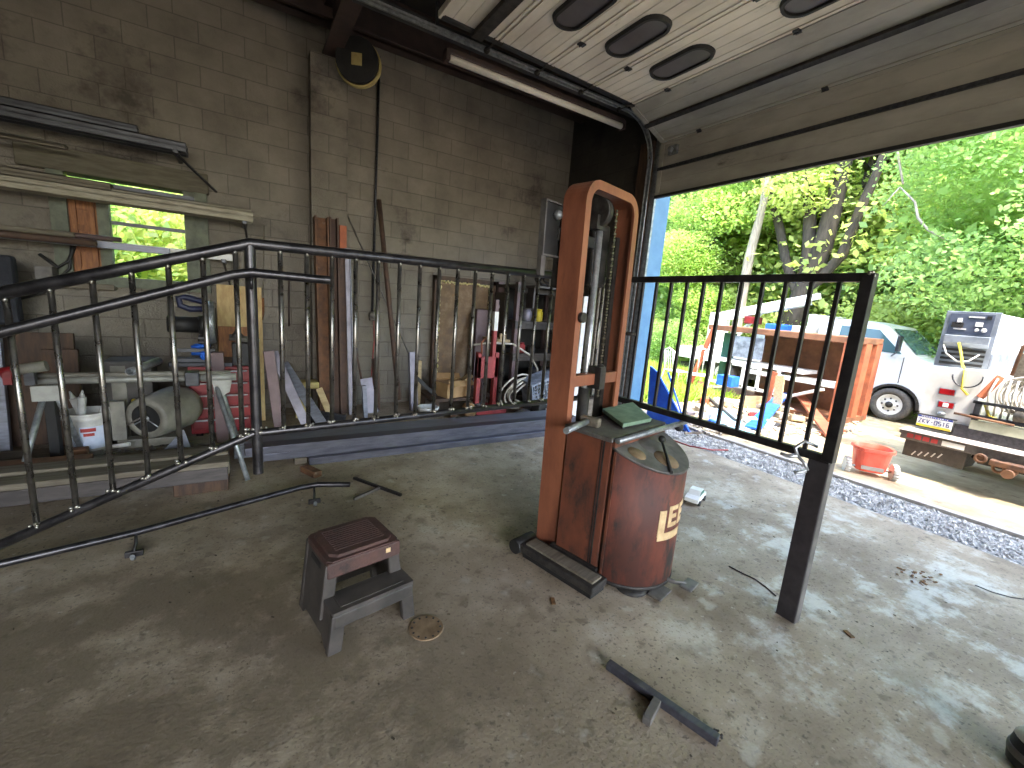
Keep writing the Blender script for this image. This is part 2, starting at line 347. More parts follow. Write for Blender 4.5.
M_MOTTLE = mat('crate_blue_grey', rgb(142, 150, 162), rgb(86, 92, 102), .5, scale=6)
M_LEAFY = mat('dry_leaf', rgb(120, 84, 48), rgb(86, 62, 38), .8, scale=20)
def leaf_mat(name, c, t, w=.45):
    m = bpy.data.materials.new(name); m.use_nodes = True; n = m.node_tree.nodes; l = m.node_tree.links
    p = n['Principled BSDF']; p.inputs['Roughness'].default_value = .55
    tr = n.new('ShaderNodeBsdfTranslucent'); mx = n.new('ShaderNodeMixShader'); mx.inputs[0].default_value = w
    tc = n.new('ShaderNodeTexCoord'); z = n.new('ShaderNodeTexNoise'); z.inputs['Scale'].default_value = .8; z.inputs['Detail'].default_value = 4
    l.new(tc.outputs['Object'], z.inputs['Vector'])
    for col, dst in ((c, p.inputs['Base Color']), (t, tr.inputs['Color'])):
        cr = n.new('ShaderNodeValToRGB'); e = cr.color_ramp.elements; e[0].position = .38; e[1].position = .64
        e[0].color = tuple(x*.78 for x in col[:3])+(1,); e[1].color = col; l.new(z.outputs['Fac'], cr.inputs[0]); l.new(cr.outputs[0], dst)
    l.new(p.outputs[0], mx.inputs[1]); l.new(tr.outputs[0], mx.inputs[2]); l.new(mx.outputs[0], n['Material Output'].inputs[0])
    return m
M_LEAF = [leaf_mat('maple_leaf', rgb(174, 200, 112), rgb(204, 228, 120), .6), leaf_mat('ash_leaf', rgb(158, 190, 116), rgb(188, 218, 124), .6), leaf_mat('sunny_leaf', rgb(196, 212, 126), rgb(222, 234, 134), .6)]
M_BLADE = leaf_mat('grass_blade', rgb(160, 190, 70), rgb(180, 206, 76), .3)
# ------------------------------------------------------------------ the building
XW, YB = 4.65, 6.07
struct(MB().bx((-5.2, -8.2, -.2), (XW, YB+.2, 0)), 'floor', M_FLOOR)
# back wall with its window hole (x -1.45..-0.33, z 1.5..2.45)
b = MB()
b.bx((-5.2, YB, 0), (-1.45, YB+.2, 5)).bx((-.33, YB, 0), (XW+.25, YB+.2, 5)).bx((-1.45, YB, 0), (-.33, YB+.2, 1.5)).bx((-1.45, YB, 2.45), (-.33, YB+.2, 5))
struct(b, 'wall_back', M_BLOCK)
struct(MB().bx((.735, 5.87, 0), (1.14, YB, 4.14)), 'trim_1', M_BLOCK)          # the block pier
struct(MB().bx((-5.4, -8.2, 0), (-5.2, YB+.2, 5)), 'wall_left', M_BLOCK)
b = MB().bx((XW, 4.27, 0), (XW+.25, YB, 5)).bx((XW, -1.6, 3.75), (XW+.25, 4.27, 5)).bx((XW, -2.2, 0), (XW+.25, -1.6, 5))
b.bx((XW, -6.4, 3.9), (XW+.25, -2.2, 5)).bx((XW, -8.2, 0), (XW+.25, -6.4, 5))
struct(b, 'wall_right', M_BLOCKD)
b = MB().bx((-5.2, -8.2, 0), (-4.4, -8.0, 5)).bx((2.6, -8.2, 0), (XW, -8.0, 5)).bx((-4.4, -8.2, 4.0), (2.6, -8.0, 5))
struct(b, 'wall_rear', M_BLOCK)
struct(MB().bx((-5.2, -8.2, 4.85), (XW+.45, YB+.3, 5.0)), 'ceiling', M_CEIL)
b = MB()   # eave girder along the back wall
b.bx((-5.2, 5.72, 4.42), (XW, 5.76, 4.85)).bx((-5.2, 5.66, 4.42), (XW, 5.9, 4.45)).bx((-5.2, 5.66, 4.82), (XW, 5.9, 4.85))
struct(b, 'beam', M_BEAM)
b = MB()   # roof girder that bears on the pier
b.bx((.86, -8, 4.14), (1.04, 5.9, 4.17)).bx((.94, -8, 4.17), (.96, 5.9, 4.57)).bx((.86, -8, 4.55), (1.04, 5.9, 4.58))
o = struct(b, 'beam', M_BEAM)
for y in (3.2, 1.0, -1.5, -4):
    b = MB().bx((-5.2, y-.06, 4.6), (XW, y+.06, 4.63)).bx((-5.2, y-.01, 4.63), (XW, y+.01, 4.85)); struct(b, 'beam', M_BEAM)
# window
M_CLEAR = mat('clear_pane', (1, 1, 1, 1), None, 0, trans=1); M_CLEAR.node_tree.nodes['Principled BSDF'].inputs['IOR'].default_value = 1.03
win = thing('window_1', None, None, (-.85, 6.07, 1.5)); win['kind'] = 'structure'
b = MB()
b.bx((-1.52, 5.99, 1.44), (-1.40, 6.1, 2.45)).bx((-.40, 5.99, 1.44), (-.29, 6.1, 2.45)).bx((-1.52, 5.97, 1.40), (-.29, 6.12, 1.5)).bx((-1.19, 6.0, 1.5), (-1.1, 6.09, 2.36))
b.bx((-.50, 6.03, 1.5), (-.40, 6.1, 2.45))
b.build('window_frame', M_GREENFR, win)
MB().bx((-1.42, 6.0, 2.34), (-.4, 6.1, 2.40)).bx((-1.1, 6.05, 2.02), (-.5, 6.08, 2.055)).build('sash_bar', M_DARKCH, win)
MB().bx((-1.1, 6.062, 1.5), (-.5, 6.066, 2.36)).build('pane', M_CLEAR, win)
b = MB().bx((-1.40, 6.03, 1.5), (-1.19, 6.07, 2.40)).bx((-1.38, 6.0, 1.52), (-1.34, 6.03, 2.38)).bx((-1.25, 6.0, 1.52), (-1.21, 6.03, 2.38))
for z in (1.55, 1.75, 1.95, 2.15, 2.33): b.bx((-1.34, 6.015, z-.03), (-1.25, 6.03, z+.03))
b.build('shutter_board', M_OCHREW, win)
struct(MB().bx((-1.72, 6.01, 2.45), (-.27, 6.09, 2.66), .01), 'lintel', M_LINTEL)
b = MB().bx((-2.6, 5.95, 1.36), (-1.1, 6.07, 1.42), .008)
one(b, 'wall_ledge_board', M_OLDW, 'short pale ledge board fixed under the window, above the paint-marked blocks', 'board', (-1.8, 6.0, 1.36))
# ------------------------------------------------------------------ door jambs and steel trims of the opening
struct(MB().bx((4.58, 4.27, 0), (XW, 4.48, 3.75)), 'trim_2', M_DARKW)
struct(MB().bx((XW-.01, 4.175, 0), (4.93, 4.27, 3.78)), 'trim_3', M_JAMB)
struct(MB().bx((XW-.025, 4.17, 0), (XW+.008, 4.26, 3.78)), 'trim_4', M_GALV)
# ------------------------------------------------------------------ sectional overhead door, run up under the roof
DY0, DY1 = -1.55, 4.14
gd = thing('garage_door', 'half-raised sectional overhead door with cream and grey panels and dark windows', 'garage door', (4.6, 1.9, 3.05))
PTS = [(4.60, 3.05), (4.59, 3.69), (3.97, 3.945), (3.36, 3.955), (2.75, 3.965), (2.14, 3.975), (1.55, 3.985)]
def sec(i):
    p, q = Vector((PTS[i][0], 0, PTS[i][1])), Vector((PTS[i+1][0], 0, PTS[i+1][1]))
    t = (q-p).normalized(); n = Vector((-t.z, 0, t.x))
    if n.x > 0.5 or n.z > .3: n = -n          # towards the room / down
    return p, t, n, (q-p).length
for i in range(6):
    p, t, n, L = sec(i)
    # profile across the section: flat with shallow V grooves
    prof = [(0.004, -.045), (0.004, 0)]
    g = [0.2, .4, .6, .8] if i >= 2 else [.25, .5, .75]
    for u in g:
        c = u*L; dep = .006
        prof += [(c-.007, 0), (c, -dep), (c+.007, 0)]
    prof += [(L-.004, 0), (L-.004, -.045)]
    b = MB().prism(prof, p+Vector((0, DY0, 0)), t, n, Vector((0, 1, 0)), DY1-DY0)
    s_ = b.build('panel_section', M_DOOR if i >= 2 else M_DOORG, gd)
    b = MB()
    for u in (.012, L-.035):
        q = p+t*(u+.012)+n*.004; b.bar(q+Vector((0, DY0, 0)), q+Vector((0, DY1, 0)), .03, .012, n)
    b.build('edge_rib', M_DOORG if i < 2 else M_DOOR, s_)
    b = MB()
    for yy in (DY0+.03, DY1-.03):
        b.bar(p+n*.006+t*.03+Vector((0, yy, 0)), p+n*.006+t*(L-.03)+Vector((0, yy, 0)), .06, .014, n)
    b.build('end_stile', M_DARKCH if i >= 2 else M_DOORG, s_)
    if i in (2, 3, 4):
        for yc in (3.2, 1.93, .66, -.61):
            c = p+t*(L*.5)+Vector((0, yc, 0)); W2, H2, rr = .335, .15, .14
            def rrect(w, h, r, k=7):
                o = []
                for cx, cy, a0 in ((w-r, h-r, 0), (-(w-r), h-r, 90), (-(w-r), -(h-r), 180), (w-r, -(h-r), 270)):
                    for j in range(k): a = R_(a0+90*j/(k-1)); o.append((cx+r*math.cos(a), cy+r*math.sin(a)))
                return o
            Y = Vector((0, 1, 0)); out, inn = rrect(W2, H2, rr), rrect(W2-.035, H2-.035, rr-.03); k = len(out)
            va = [c+Y*u+t*v+n*.0 for u, v in out]; vb = [c+Y*u*.97+t*v*.94+n*.03 for u, v in out]; vc = [c+Y*u+t*v+n*.03 for u, v in inn]; vd = [c+Y*u+t*v+n*.008 for u, v in inn]
            fs = [(r_*k+j, r_*k+(j+1) % k, (r_+1)*k+(j+1) % k, (r_+1)*k+j) for r_ in range(3) for j in range(k)]
            wf = MB().add(va+vb+vc+vd, fs).build('door_window', M_BLACK, gd)
            MB().prism(inn, c+n*.006, Y, t, n, .004).build('pane', M_TINT, wf)
for i in (1, 2, 3, 4, 5):
    p, t, n, L = sec(i)
    for yy in (DY1-.55, DY1-1.85, 1.0, -.1) if i < 5 else ():
        b = MB(); c = p+Vector((0, yy, 0))
        b.bar(c-t*.035+n*.016, c+t*.035+n*.016, .05, .012, n).tube(c+n*.022-Vector((0, .03, 0)), c+n*.022+Vector((0, .03, 0)), .008, 8)
        b.build('hinge', M_DARKCH, gd)
p, t, n, L = sec(1); c = p+t*(L*.5)+n*.018
MB().bar(c+Vector((0, DY0, 0)), c+Vector((0, DY1, 0)), .05, .035, n).build('dark_bar', M_GREASE, gd)  # bar coloured like the shadow along this middle line
p, t, n, L = sec(0); c = p+t*(L*.5)+n*.014
MB().bar(c+Vector((0, DY0, 0)), c+Vector((0, DY1, 0)), .035, .025, n).build('dark_bar', M_DARKCH, gd)
MB().bx((4.575, DY0, 3.02), (4.62, DY1, 3.055)).build('bottom_seal', M_BLACK, gd)
p, t, n, L = sec(5); c = p+t*(L*.34)+n*.02
MB().bar(c+Vector((0, DY0, 0)), c+Vector((0, DY1, 0)), .11, .05, n).build('dark_bar', M_GREASE, gd)  # dark bar put in for the shadowed gap at this seam
b = MB().bx((4.545, 3.86, 3.50), (4.585, 3.98, 3.6)).tube((4.5, 3.93, 3.55), (4.55, 3.93, 3.55), .028, 10); b.build('roller_bracket', M_GALV, gd)
for i in range(2, 6):
    p, t, n, L = sec(i); c = p+Vector((0, 4.16, .01))
    b = MB().tube(c-Vector((0, .1, 0)), c+Vector((0, .18, 0)), .008, 8).disc(c+Vector((0, .16, 0)), (0, 1, 0), .03, .025, 12).bar(c-t*.05-Vector((0, .06, 0))+n*.02, c+t*.05-Vector((0, .06, 0))+n*.02, .06, .02, n)
    b.build('roller', M_GREASE, gd)
# its track
tr = thing('door_track', 'galvanised door track curving from the blue jamb up along the raised door', 'track', (4.55, 4.3, 0))
pts = [Vector((4.57, 4.28, 0)), Vector((4.57, 4.28, 3.52))]
for a in range(10, 91, 10): pts.append(Vector((4.57-.45*(1-math.cos(R_(a))), 4.29+.05*a/90, 3.55+.45*math.sin(R_(a)))))
pts.append(Vector((.75, 4.37, 4.0)))
b = MB()
for dy, dz in ((-.03, .0), (.03, 0)):
    q = [pp+Vector((0, dy, 0)) for pp in pts]; b.path(q, .009, 6)
q = [pp+Vector((0.0, .0, .0)) for pp in pts]
for u, v in zip(pts[:-1], pts[1:]):
    b.bar(u+Vector((.012, 0, .012)), v+Vector((.012, 0, .012)), .055, .005, Vector((1, 0, 1)))
b.build('rail', M_GALV, tr)
b = MB().bx((.9, 4.42, 4.02), (4.5, 4.5, 4.06)).bx((.9, 4.46, 4.06), (4.5, 4.465, 4.12)); b.build('back_angle', M_DARKCH, tr)
for x in (1.65, 2.9, 4.1):
    MB().bx((x-.015, 4.40, 4.0), (x+.015, 4.43, 4.86)).build('hanger', M_DARKCH, tr)
# fluorescent strip light under the track
fl_ = thing('strip_light', 'long unlit white strip light hung under the door track', 'light', (3.08, 4.63, 4.0))
MB().bx((1.85, 4.56, 3.96), (4.32, 4.70, 4.02), .01).build('housing', M_BEAM, fl_)
MB().tube((1.87, 4.60, 3.935), (4.30, 4.60, 3.935), .036, 12).build('lamp_tube', M_TUBE, fl_)
MB().bx((1.82, 4.56, 3.90), (1.86, 4.66, 4.0)).bx((4.31, 4.56, 3.90), (4.34, 4.66, 4.0)).build('lamp_holder', M_BEAM, fl_)
for x in (2.1, 3.9): MB().tube((x, 4.63, 4.02), (x, 4.63, 4.86), .006, 6).build('hanger', M_DARKCH, fl_)

# ------------------------------------------------------------------ the stair guard rail in front of the back wall
RY = 2.5
g1 = thing('stair_guardrail', 'long dark pipe guardrail with a sloping stair section, raised off the floor', 'guardrail', (.04, RY, .565))
def gz_top(x): return 1.733+(x-.04)*.017 if x > .04 else 1.733-(.04-x)*.358
def gz_bot(x): return .785+(x-.03)*.036 if x > .03 else .785-(.03-x)*.43
XL = -2.2
MB().path([(XL, RY, gz_top(XL)), (.04, RY, gz_top(.04)), (2.43, RY, gz_top(2.43))], .026, 14).build('top_rail', M_STEEL, g1)
MB().path([(XL, RY, gz_bot(XL)), (.03, RY, gz_bot(.03)), (2.41, RY, gz_bot(2.4))], .021, 14).build('bottom_rail', M_STEEL, g1)
MB().tube((.045, RY, .565), (.04, RY, gz_top(.04)), .0245, 14, hollow=.85).build('post', M_STEEL, g1)
HY = RY-.085
MB().path([(XL, HY, 1.603-(.03-XL)*.383), (-.10, HY, 1.553), (-.03, HY, 1.58), (.04, HY, 1.597), (.33, HY, 1.593), (.385, HY, 1.593)], .021, 14, hollow=.82).build('hand_rail', M_STEEL, g1)
for x in (.04, -1.3):
    z = 1.575 if x > 0 else 1.603-(.03-x)*.383-.02
    MB().path([(x, RY, z-.05), (x, HY, z-.05), (x, HY, z)], .008, 8).build('rail_bracket', M_STEEL, g1)
xs = [.168+.1205*k for k in range(19)] + [-.02-.1275*k for k in range(1, 17)] + [-.02+.0]
for x in xs:
    if x > 2.36: continue
    MB().tube((x, RY, gz_bot(x)+.005), (x, RY, gz_top(x)-.005), .0115, 10).build('baluster', M_STEELB, g1)
b = MB()
for x in xs:
    if x > 2.36: continue
    for k in range(5):
        b.sph((x+random.uniform(-.02, .02), RY-.012+random.uniform(-.012, .008), gz_bot(x)+.019+random.uniform(-.006, .008)), random.uniform(.006, .011), 6)
    b.sph((x, RY-.01, gz_top(x)-.027), .009, 6)
for k in range(14): b.sph((.04+random.uniform(-.05, .05), RY-.02+random.uniform(-.006, .006), .80+random.uniform(-.02, .02)), random.uniform(.006, .011), 6)
b.build('weld_beads', M_WELD, g1, fix=False)['kind'] = 'stuff'
# ------------------------------------------------------------------ the flat rail panel in the doorway
g2 = thing('guardrail_panel', 'dark flat-bar guardrail panel crossing the open doorway on a steel post', 'guardrail', (2.43, .87, .9))
RX = 2.43
MB().bar((RX, .845, 1.79), (RX, 2.475, 1.785), .045, .04, bev=.003).build('top_rail', M_STEELD, g2)
MB().bar((RX, .86, .915), (RX, 2.475, .895), .04, .04, bev=.003).build('bottom_rail', M_STEELD, g2)
MB().bar((RX, .87, .905), (RX, .87, 1.81), .05, .05, (1, 0, 0), bev=.003).build('post', M_STEELD, g2)
MB().bar((RX, 2.47, .86), (RX, 2.47, 1.80), .045, .045, (1, 0, 0), bev=.003).build('post', M_STEELD, g2)
for k in range(12):
    y = .983+.1208*k
    MB().bar((RX, y, .91), (RX, y, 1.775), .018, .018, (1, 0, 0)).build('baluster', M_STEELD, g2)
b = MB()
for k in range(8): b.sph((RX-.02+random.uniform(-.01, .01), .86+random.uniform(-.02, .01), 1.80+random.uniform(-.01, .012)), .008, 6)
b.build('weld_beads', M_WELD, g2, fix=False)['kind'] = 'stuff'
ps = thing('box_section_post', 'upright dark box steel tube standing on the floor under the doorway guardrail', 'post', (2.46, .905, 0))
MB().bx((2.425, .86, 0), (2.485, .955, .898), .004).build('tube', mat('dark_box_steel', rgb(58, 54, 58), rgb(74, 70, 72), .5, .35, scale=9), ps)
b = MB().bx((2.43, .858, .0), (2.48, .8595, .896)); b.build('lit_face_sheet', M_TOPGREY, ps)  # thin pale sheet paints the lit side of the tube
# locking pliers gripping the rail and the post
lp = thing('locking_pliers', 'chrome locking pliers clamping the guardrail foot to the steel post', 'pliers', (2.40, .97, .87))
MB().path([(2.44, .93, .96), (2.42, .985, .975), (2.39, 1.01, .935), (2.385, .99, .90)], .009, 8).build('upper_jaw', M_CHROME, lp)
MB().path([(2.385, .99, .90), (2.37, 1.03, .885), (2.36, 1.06, .892)], [.012, .010, .008], 8).build('body', M_CHROME, lp)
MB().path([(2.385, .99, .90), (2.40, .955, .865), (2.405, .94, .835)], [.009, .008, .008], 8).build('handle', M_CHROME, lp)
MB().path([(2.405, .945, .832), (2.385, .975, .815), (2.375, .985, .81)], [.010, .008, .010], 8).build('lower_jaw', M_CHROME, lp)

# ------------------------------------------------------------------ the lift stacker (local frame: x to the right, y away from the operator)
SO = (1.593, 2.024, 0); SRZ = R_(13.5)
st = thing('lift_stacker', 'worn orange hand lift stacker with a tall arched mast and rounded drum cover', 'lift stacker', SO, SRZ)
def L(mb, name, m, par=None): return mb.build(name, m, par or st, local=True)
def tilt(mb):      # the mast leans a little towards the left
    mb.v = [(x+.018-.014*z, y+.006*z, z) for x, y, z in mb.v]; return mb
# arched mast: U of flat sheet 0.17 deep with a front flange
def arch(w, h, r, k=8):
    o = [(0, 0.02), (0, h-r)]
    for j in range(1, k+1): a = R_(180-90*j/k); o.append((r+r*math.cos(a), h-r+r*math.sin(a)))
    for j in range(0, k+1): a = R_(90-90*j/k); o.append((w-r+r*math.cos(a), h-r+r*math.sin(a)))
    o.append((w, .02)); return o
def strip(outer, inner, y0, y1):
    b = MB(); n = len(outer)
    vs = [(x, y0, z) for x, z in outer]+[(x, y1, z) for x, z in outer]+[(x, y1, z) for x, z in inner]+[(x, y0, z) for x, z in inner]
    fs = []
    for i in range(n-1):
        for k in range(4):
            fs.append((k*n+i, k*n+i+1, ((k+1) % 4)*n+i+1, ((k+1) % 4)*n+i))
    fs += [(0, n, 2*n, 3*n), (n-1, 4*n-1, 3*n-1, 2*n-1)]
    return b.add(vs, fs)
MW, MH = .565, 2.26
ou = arch(MW, MH, .13); inn = [(min(max(x, .012), MW-.012), z if z < 2.0 else z) for x, z in arch(MW, MH-.012, .13)]
sh = [( .012+(x)*(MW-.024)/MW, z) for x, z in arch(MW, MH-.014, .12)]
mast = L(tilt(strip(ou, sh, .045, -.10)), 'mast', M_MAST)
fl2 = [(.05+x*(MW-.1)/MW, z) for x, z in arch(MW, MH-.05, .085)]
L(tilt(strip(ou, fl2, -.10, -.115)), 'mast_flange', M_MAST, mast)
for gx in (.02, MW-.06): L(tilt(MB().bx((gx, -.01, .02), (gx+.04, .04, 2.02))), 'guide_channel', M_GREASE, mast)
b = MB().bx((.03, -.11, 1.085), (MW-.03, -.05, 1.155), .004)
L(tilt(b), 'cross_bar', M_MAST, mast)
L(tilt(MB().bx((.26, -.15, 1.06), (.32, -.06, 1.20)).sph((.3, -.12, 1.19), .03, 8)), 'bar_lug', M_GREASE, mast)
L(tilt(MB().tube((.275, -.03, .3), (.275, -.03, 2.05), .021, 14)), 'piston_rod', M_CHROME)
L(tilt(MB().tube((.275, -.03, .2), (.275, -.03, 1.05), .038, 14)), 'cylinder', M_GREASE)
L(tilt(MB().disc((.25, -.03, 2.12), (1, 0, 0), .085, .05, 20).bx((.2, -.06, 2.02), (.3, 0, 2.1))), 'chain_pulley', M_GREASE)
M_CHAIN = mat('dull_chain', rgb(110, 100, 86), rgb(70, 64, 58), .45, .7, scale=40)
b = MB()
for k in range(62):
    z = 1.0+k*.0185; b.bx((.315 - (.006 if k % 2 else .012), -.115, z), (.315+(.006 if k % 2 else .012), -.105, z+.013))
L(tilt(b), 'lift_chain', M_CHAIN); b = MB()
for k in range(62):
    z = 1.0+k*.0185; b.bx((.20 - (.005 if k % 2 else .010), .02, z), (.20+(.005 if k % 2 else .010), .03, z+.013))
L(tilt(b), 'lift_chain', M_CHAIN)
b = MB().bx((.36, .06, 1.70), (.54, .12, 2.10), .02).bx((.0, .06, 1.93), (.54, .10, 2.0), .005).bx((.02, .05, 1.66), (.10, .11, 2.06), .01)
ca = L(tilt(b), 'carriage', M_GREASE)
b = MB().bx((-.12, .07, 1.84), (.06, .09, 2.12), .004)
L(tilt(b), 'load_plate', M_BLACK, ca)
b = MB().bx((-.128, .06, 1.83), (-.118, .1, 2.13)).bx((-.128, .06, 2.12), (.05, .1, 2.13)).bx((-.128, .06, 1.83), (.05, .1, 1.84)).bx((-.125, .07, 1.72), (-.09, .1, 1.83))
L(tilt(b), 'plate_edge', M_TOPGREY, ca)
L(tilt(MB().sph((-.03, .05, 2.06), .028, 10)), 'plate_knob', M_GALV, ca)
# battery box body with lid
b = MB().bx((.0, -.435, .075), (.58, -.125, .845), .008); L(b, 'body_box', M_ORANGE)
b = MB().bx((-.003, -.392, .08), (.003, -.382, .84)).bx((-.003, -.373, .08), (.001, -.369, .84)); L(b, 'side_seam', M_GREASE)
b = MB().bx((-.015, -.44, .845), (.63, -.115, .872), .005); L(b, 'lid_plate', M_TOPGREY)
# drum cover, D-shaped in plan with a sloping top
DR, DB, DA = .288, .291, .44
def dtop(a): return .815-.38*(a-DA)
def dplan(off=0, n=28):
    return [(DB-DR-off, -DA)]+[(DB+(DR+off)*math.cos(R_(180+j*180/n)), -DA+(DR+off)*math.sin(R_(180+j*180/n))) for j in range(1, n)]+[(DB+DR+off, -DA)]
def dshell(off, z0, z1):
    """D-shaped slab; z0 and z1 are heights or functions of the distance towards the operator"""
    p = dplan(off); f = lambda z, a: z(a) if callable(z) else z; n = len(p); b = MB()
    lo2 = [(x, y, f(z0, -y)) for x, y in p]; hi2 = [(x, y, f(z1, -y)) for x, y in p]
    b.add(lo2+hi2, [(i, i+1, n+i+1, n+i) for i in range(n-1)], True)
    b.add([lo2[0], lo2[-1], hi2[-1], hi2[0]], [(0, 1, 2, 3)]).add(lo2, [tuple(range(n))[::-1]]).add(hi2, [tuple(range(n))])
    return b
drum = L(dshell(0, .025, dtop), 'drum_cover', M_DRUM)
L(dshell(.004, lambda a: dtop(a)-.004, lambda a: dtop(a)+.010), 'drum_top', M_TOPGREY, drum)
L(dshell(.004, .018, .04), 'bottom_band', M_GREASE, drum)
L(MB().bx((-.004, -.47, .03), (.002, -.455, .80)).bx((.0, -.455, .815), (.60, -.437, .85)), 'back_strip', M_ORANGE, drum)
sn = Vector((0, -.38, 1)).normalized()
def onlid(b_, a_, r, h, n_=16):
    return MB().lathe((b_, -a_, dtop(a_)+.009), [(r, 0), (r*.97, h), (0, h*1.1)], n_, sn)
L(onlid(.11, .53, .055, .004), 'top_disc', M_TAN, drum); L(onlid(.27, .63, .075, .005, 20), 'top_disc', M_TAN, drum); L(onlid(.30, .52, .085, .003, 20), 'top_disc', M_TOPGREY, drum)
lv = L(MB().path([(.17, -.71, dtop(.71)+.014), (.27, -.63, dtop(.63)+.03), (.35, -.56, dtop(.56)+.045)], [.011, .008, .007], 8), 'lever', M_BLACK, drum)
L(MB().sph((.36, -.55, dtop(.55)+.062), .022, 10), 'knob', M_BLACK, lv)
# cream lettering wrapped on the drum
def dmap(u, v, k=.003):
    """u metres round the drum from its foremost point, v height"""
    a = R_(270)+u/DR; return (DB+(DR+k)*math.cos(a), -DA+(DR+k)*math.sin(a), v)
def stroke(b, u0, v0, u1, v1, n=6):
    vs = []
    for j in range(n+1):
        u = u0+(u1-u0)*j/n; vs += [dmap(u, v0), dmap(u, v1), dmap(u, v0, -.002), dmap(u, v1, -.002)]
    fs = []
    for j in range(n):
        q = 4*j; fs += [(q, q+4, q+5, q+1), (q+2, q+3, q+7, q+6), (q+1, q+5, q+7, q+3), (q, q+2, q+6, q+4)]
    fs += [(0, 1, 3, 2), (4*n, 4*n+2, 4*n+3, 4*n+1)]
    b.add(vs, fs)
b = MB(); U0 = -.147
stroke(b, U0, .345, U0+.045, .50); stroke(b, U0+.004, .32, U0+.20, .365)
for k in range(2):
    e = U0+.065+k*.095
    stroke(b, e, .395, e+.026, .52); stroke(b, e+.02, .493, e+.078, .52); stroke(b, e+.02, .446, e+.068, .47); stroke(b, e+.02, .395, e+.078, .42)
L(b, 'lettering', M_CREAM, drum)
# base: timber-clad legs, wheels, pedal
for x0 in (-.165, .60):
    lg = L(MB().bx((x0, -.52, .03), (x0+.15, .10, .075), .006), 'support_leg', M_GREASE)
    L(MB().bx((x0+.03, -.50, .072), (x0+.12, .0, .088), .004), 'leg_plank', M_OLDW, lg)
    L(MB().tube((x0-.01, .06, .045), (x0+.16, .06, .045), .045, 16), 'front_wheel', M_BLACK, lg)
    L(MB().bx((x0+.01, -.51, 0), (x0+.14, .0, .032)), 'leg_shoe', M_BLACK, lg)
L(MB().bx((-.02, -.44, .04), (.6, -.10, .09)), 'base_frame', M_GREASE)
L(MB().disc((.30, -.60, .04), (1, 0, 0), .04, .07, 20), 'steer_wheel', M_BLACK)
b = MB().path([(.26, -.60, .05), (.32, -.76, .035), (.35, -.82, .04)], .012, 8).bx((.30, -.87, .03), (.42, -.80, .045), .006).bx((.12, -.78, .008), (.26, -.70, .02), .004); L(b, 'foot_pedal', M_TOPGREY)
L(MB().lathe((.12, -.60, .0), [(.09, 0), (.10, .012), (.07, .022)], 20), 'castor_shroud', M_GREASE)
L(tilt(MB().path([(.58, -.11, 1.41), (.6, -.17, 1.41)], .012, 8)).add([], []), 'pin', M_GREASE, mast)
L(tilt(MB().disc((.045, -.125, 1.50), (0, 1, 0), .03, .03, 12)), 'mast_bolt', M_GREASE, mast)
b = MB().tube((.0, -.465, .862), (.84, -.515, .872), .016, 12); L(b, 'tiller_bar', M_GALV)
L(MB().sph((.70, -.50, .845), .03, 10), 'bar_clamp', M_BLACK)
# things lying on the stacker
M4 = Matrix.Translation(SO) @ Matrix.Rotation(SRZ, 4, 'Z')
bk = thing('covered_book', 'flat green cloth-covered board lying tilted on top of the orange stacker', 'board', M4 @ Vector((.45, -.27, .872)), SRZ)
q = [Vector((.42, -.09, .885)), Vector((.20, -.375, .885)), Vector((.50, -.40, .885)), Vector((.74, -.13, .905))]
def slab(q, th): 
    a = [p for p in q]; c = [p+Vector((0, 0, th)) for p in q]
    return MB().add(a+c, [(3, 2, 1, 0), (4, 5, 6, 7)]+[(i, (i+1) % 4, 4+(i+1) % 4, 4+i) for i in range(4)])
b = slab(q, .022); b.v = [tuple(M4 @ Vector(v)) for v in b.v]; b.build('cover', M_GREEN, bk)
b = slab([p-Vector((0, 0, .012))+(Vector((.47, -.25, .88))-p)*.06 for p in q], .014); b.v = [tuple(M4 @ Vector(v)) for v in b.v]; b.build('edge_block', M_GREASE, bk)
hm = thing('hammer', 'small hammer with pale steel handle and brown head on the stacker lid', 'hammer', M4 @ Vector((.05, -.17, .872)), SRZ)
MB().tube(at(566, 431, 'z', .905), at(590, 420, 'z', .90), .018, 12).build('handle', M_GALV, hm)
MB().bar(at(581, 419, 'z', .90), at(600, 423.5, 'z', .90), .05, .055, bev=.01).build('head', M_OLDW, hm)

# ------------------------------------------------------------------ step stool
ang = math.atan2(1.80-1.72, .66-.27)
ss = thing('step_stool', 'two-step moulded grey step stool with a worn maroon top on the floor', 'step stool', (.46, 1.95, 0), R_(11))
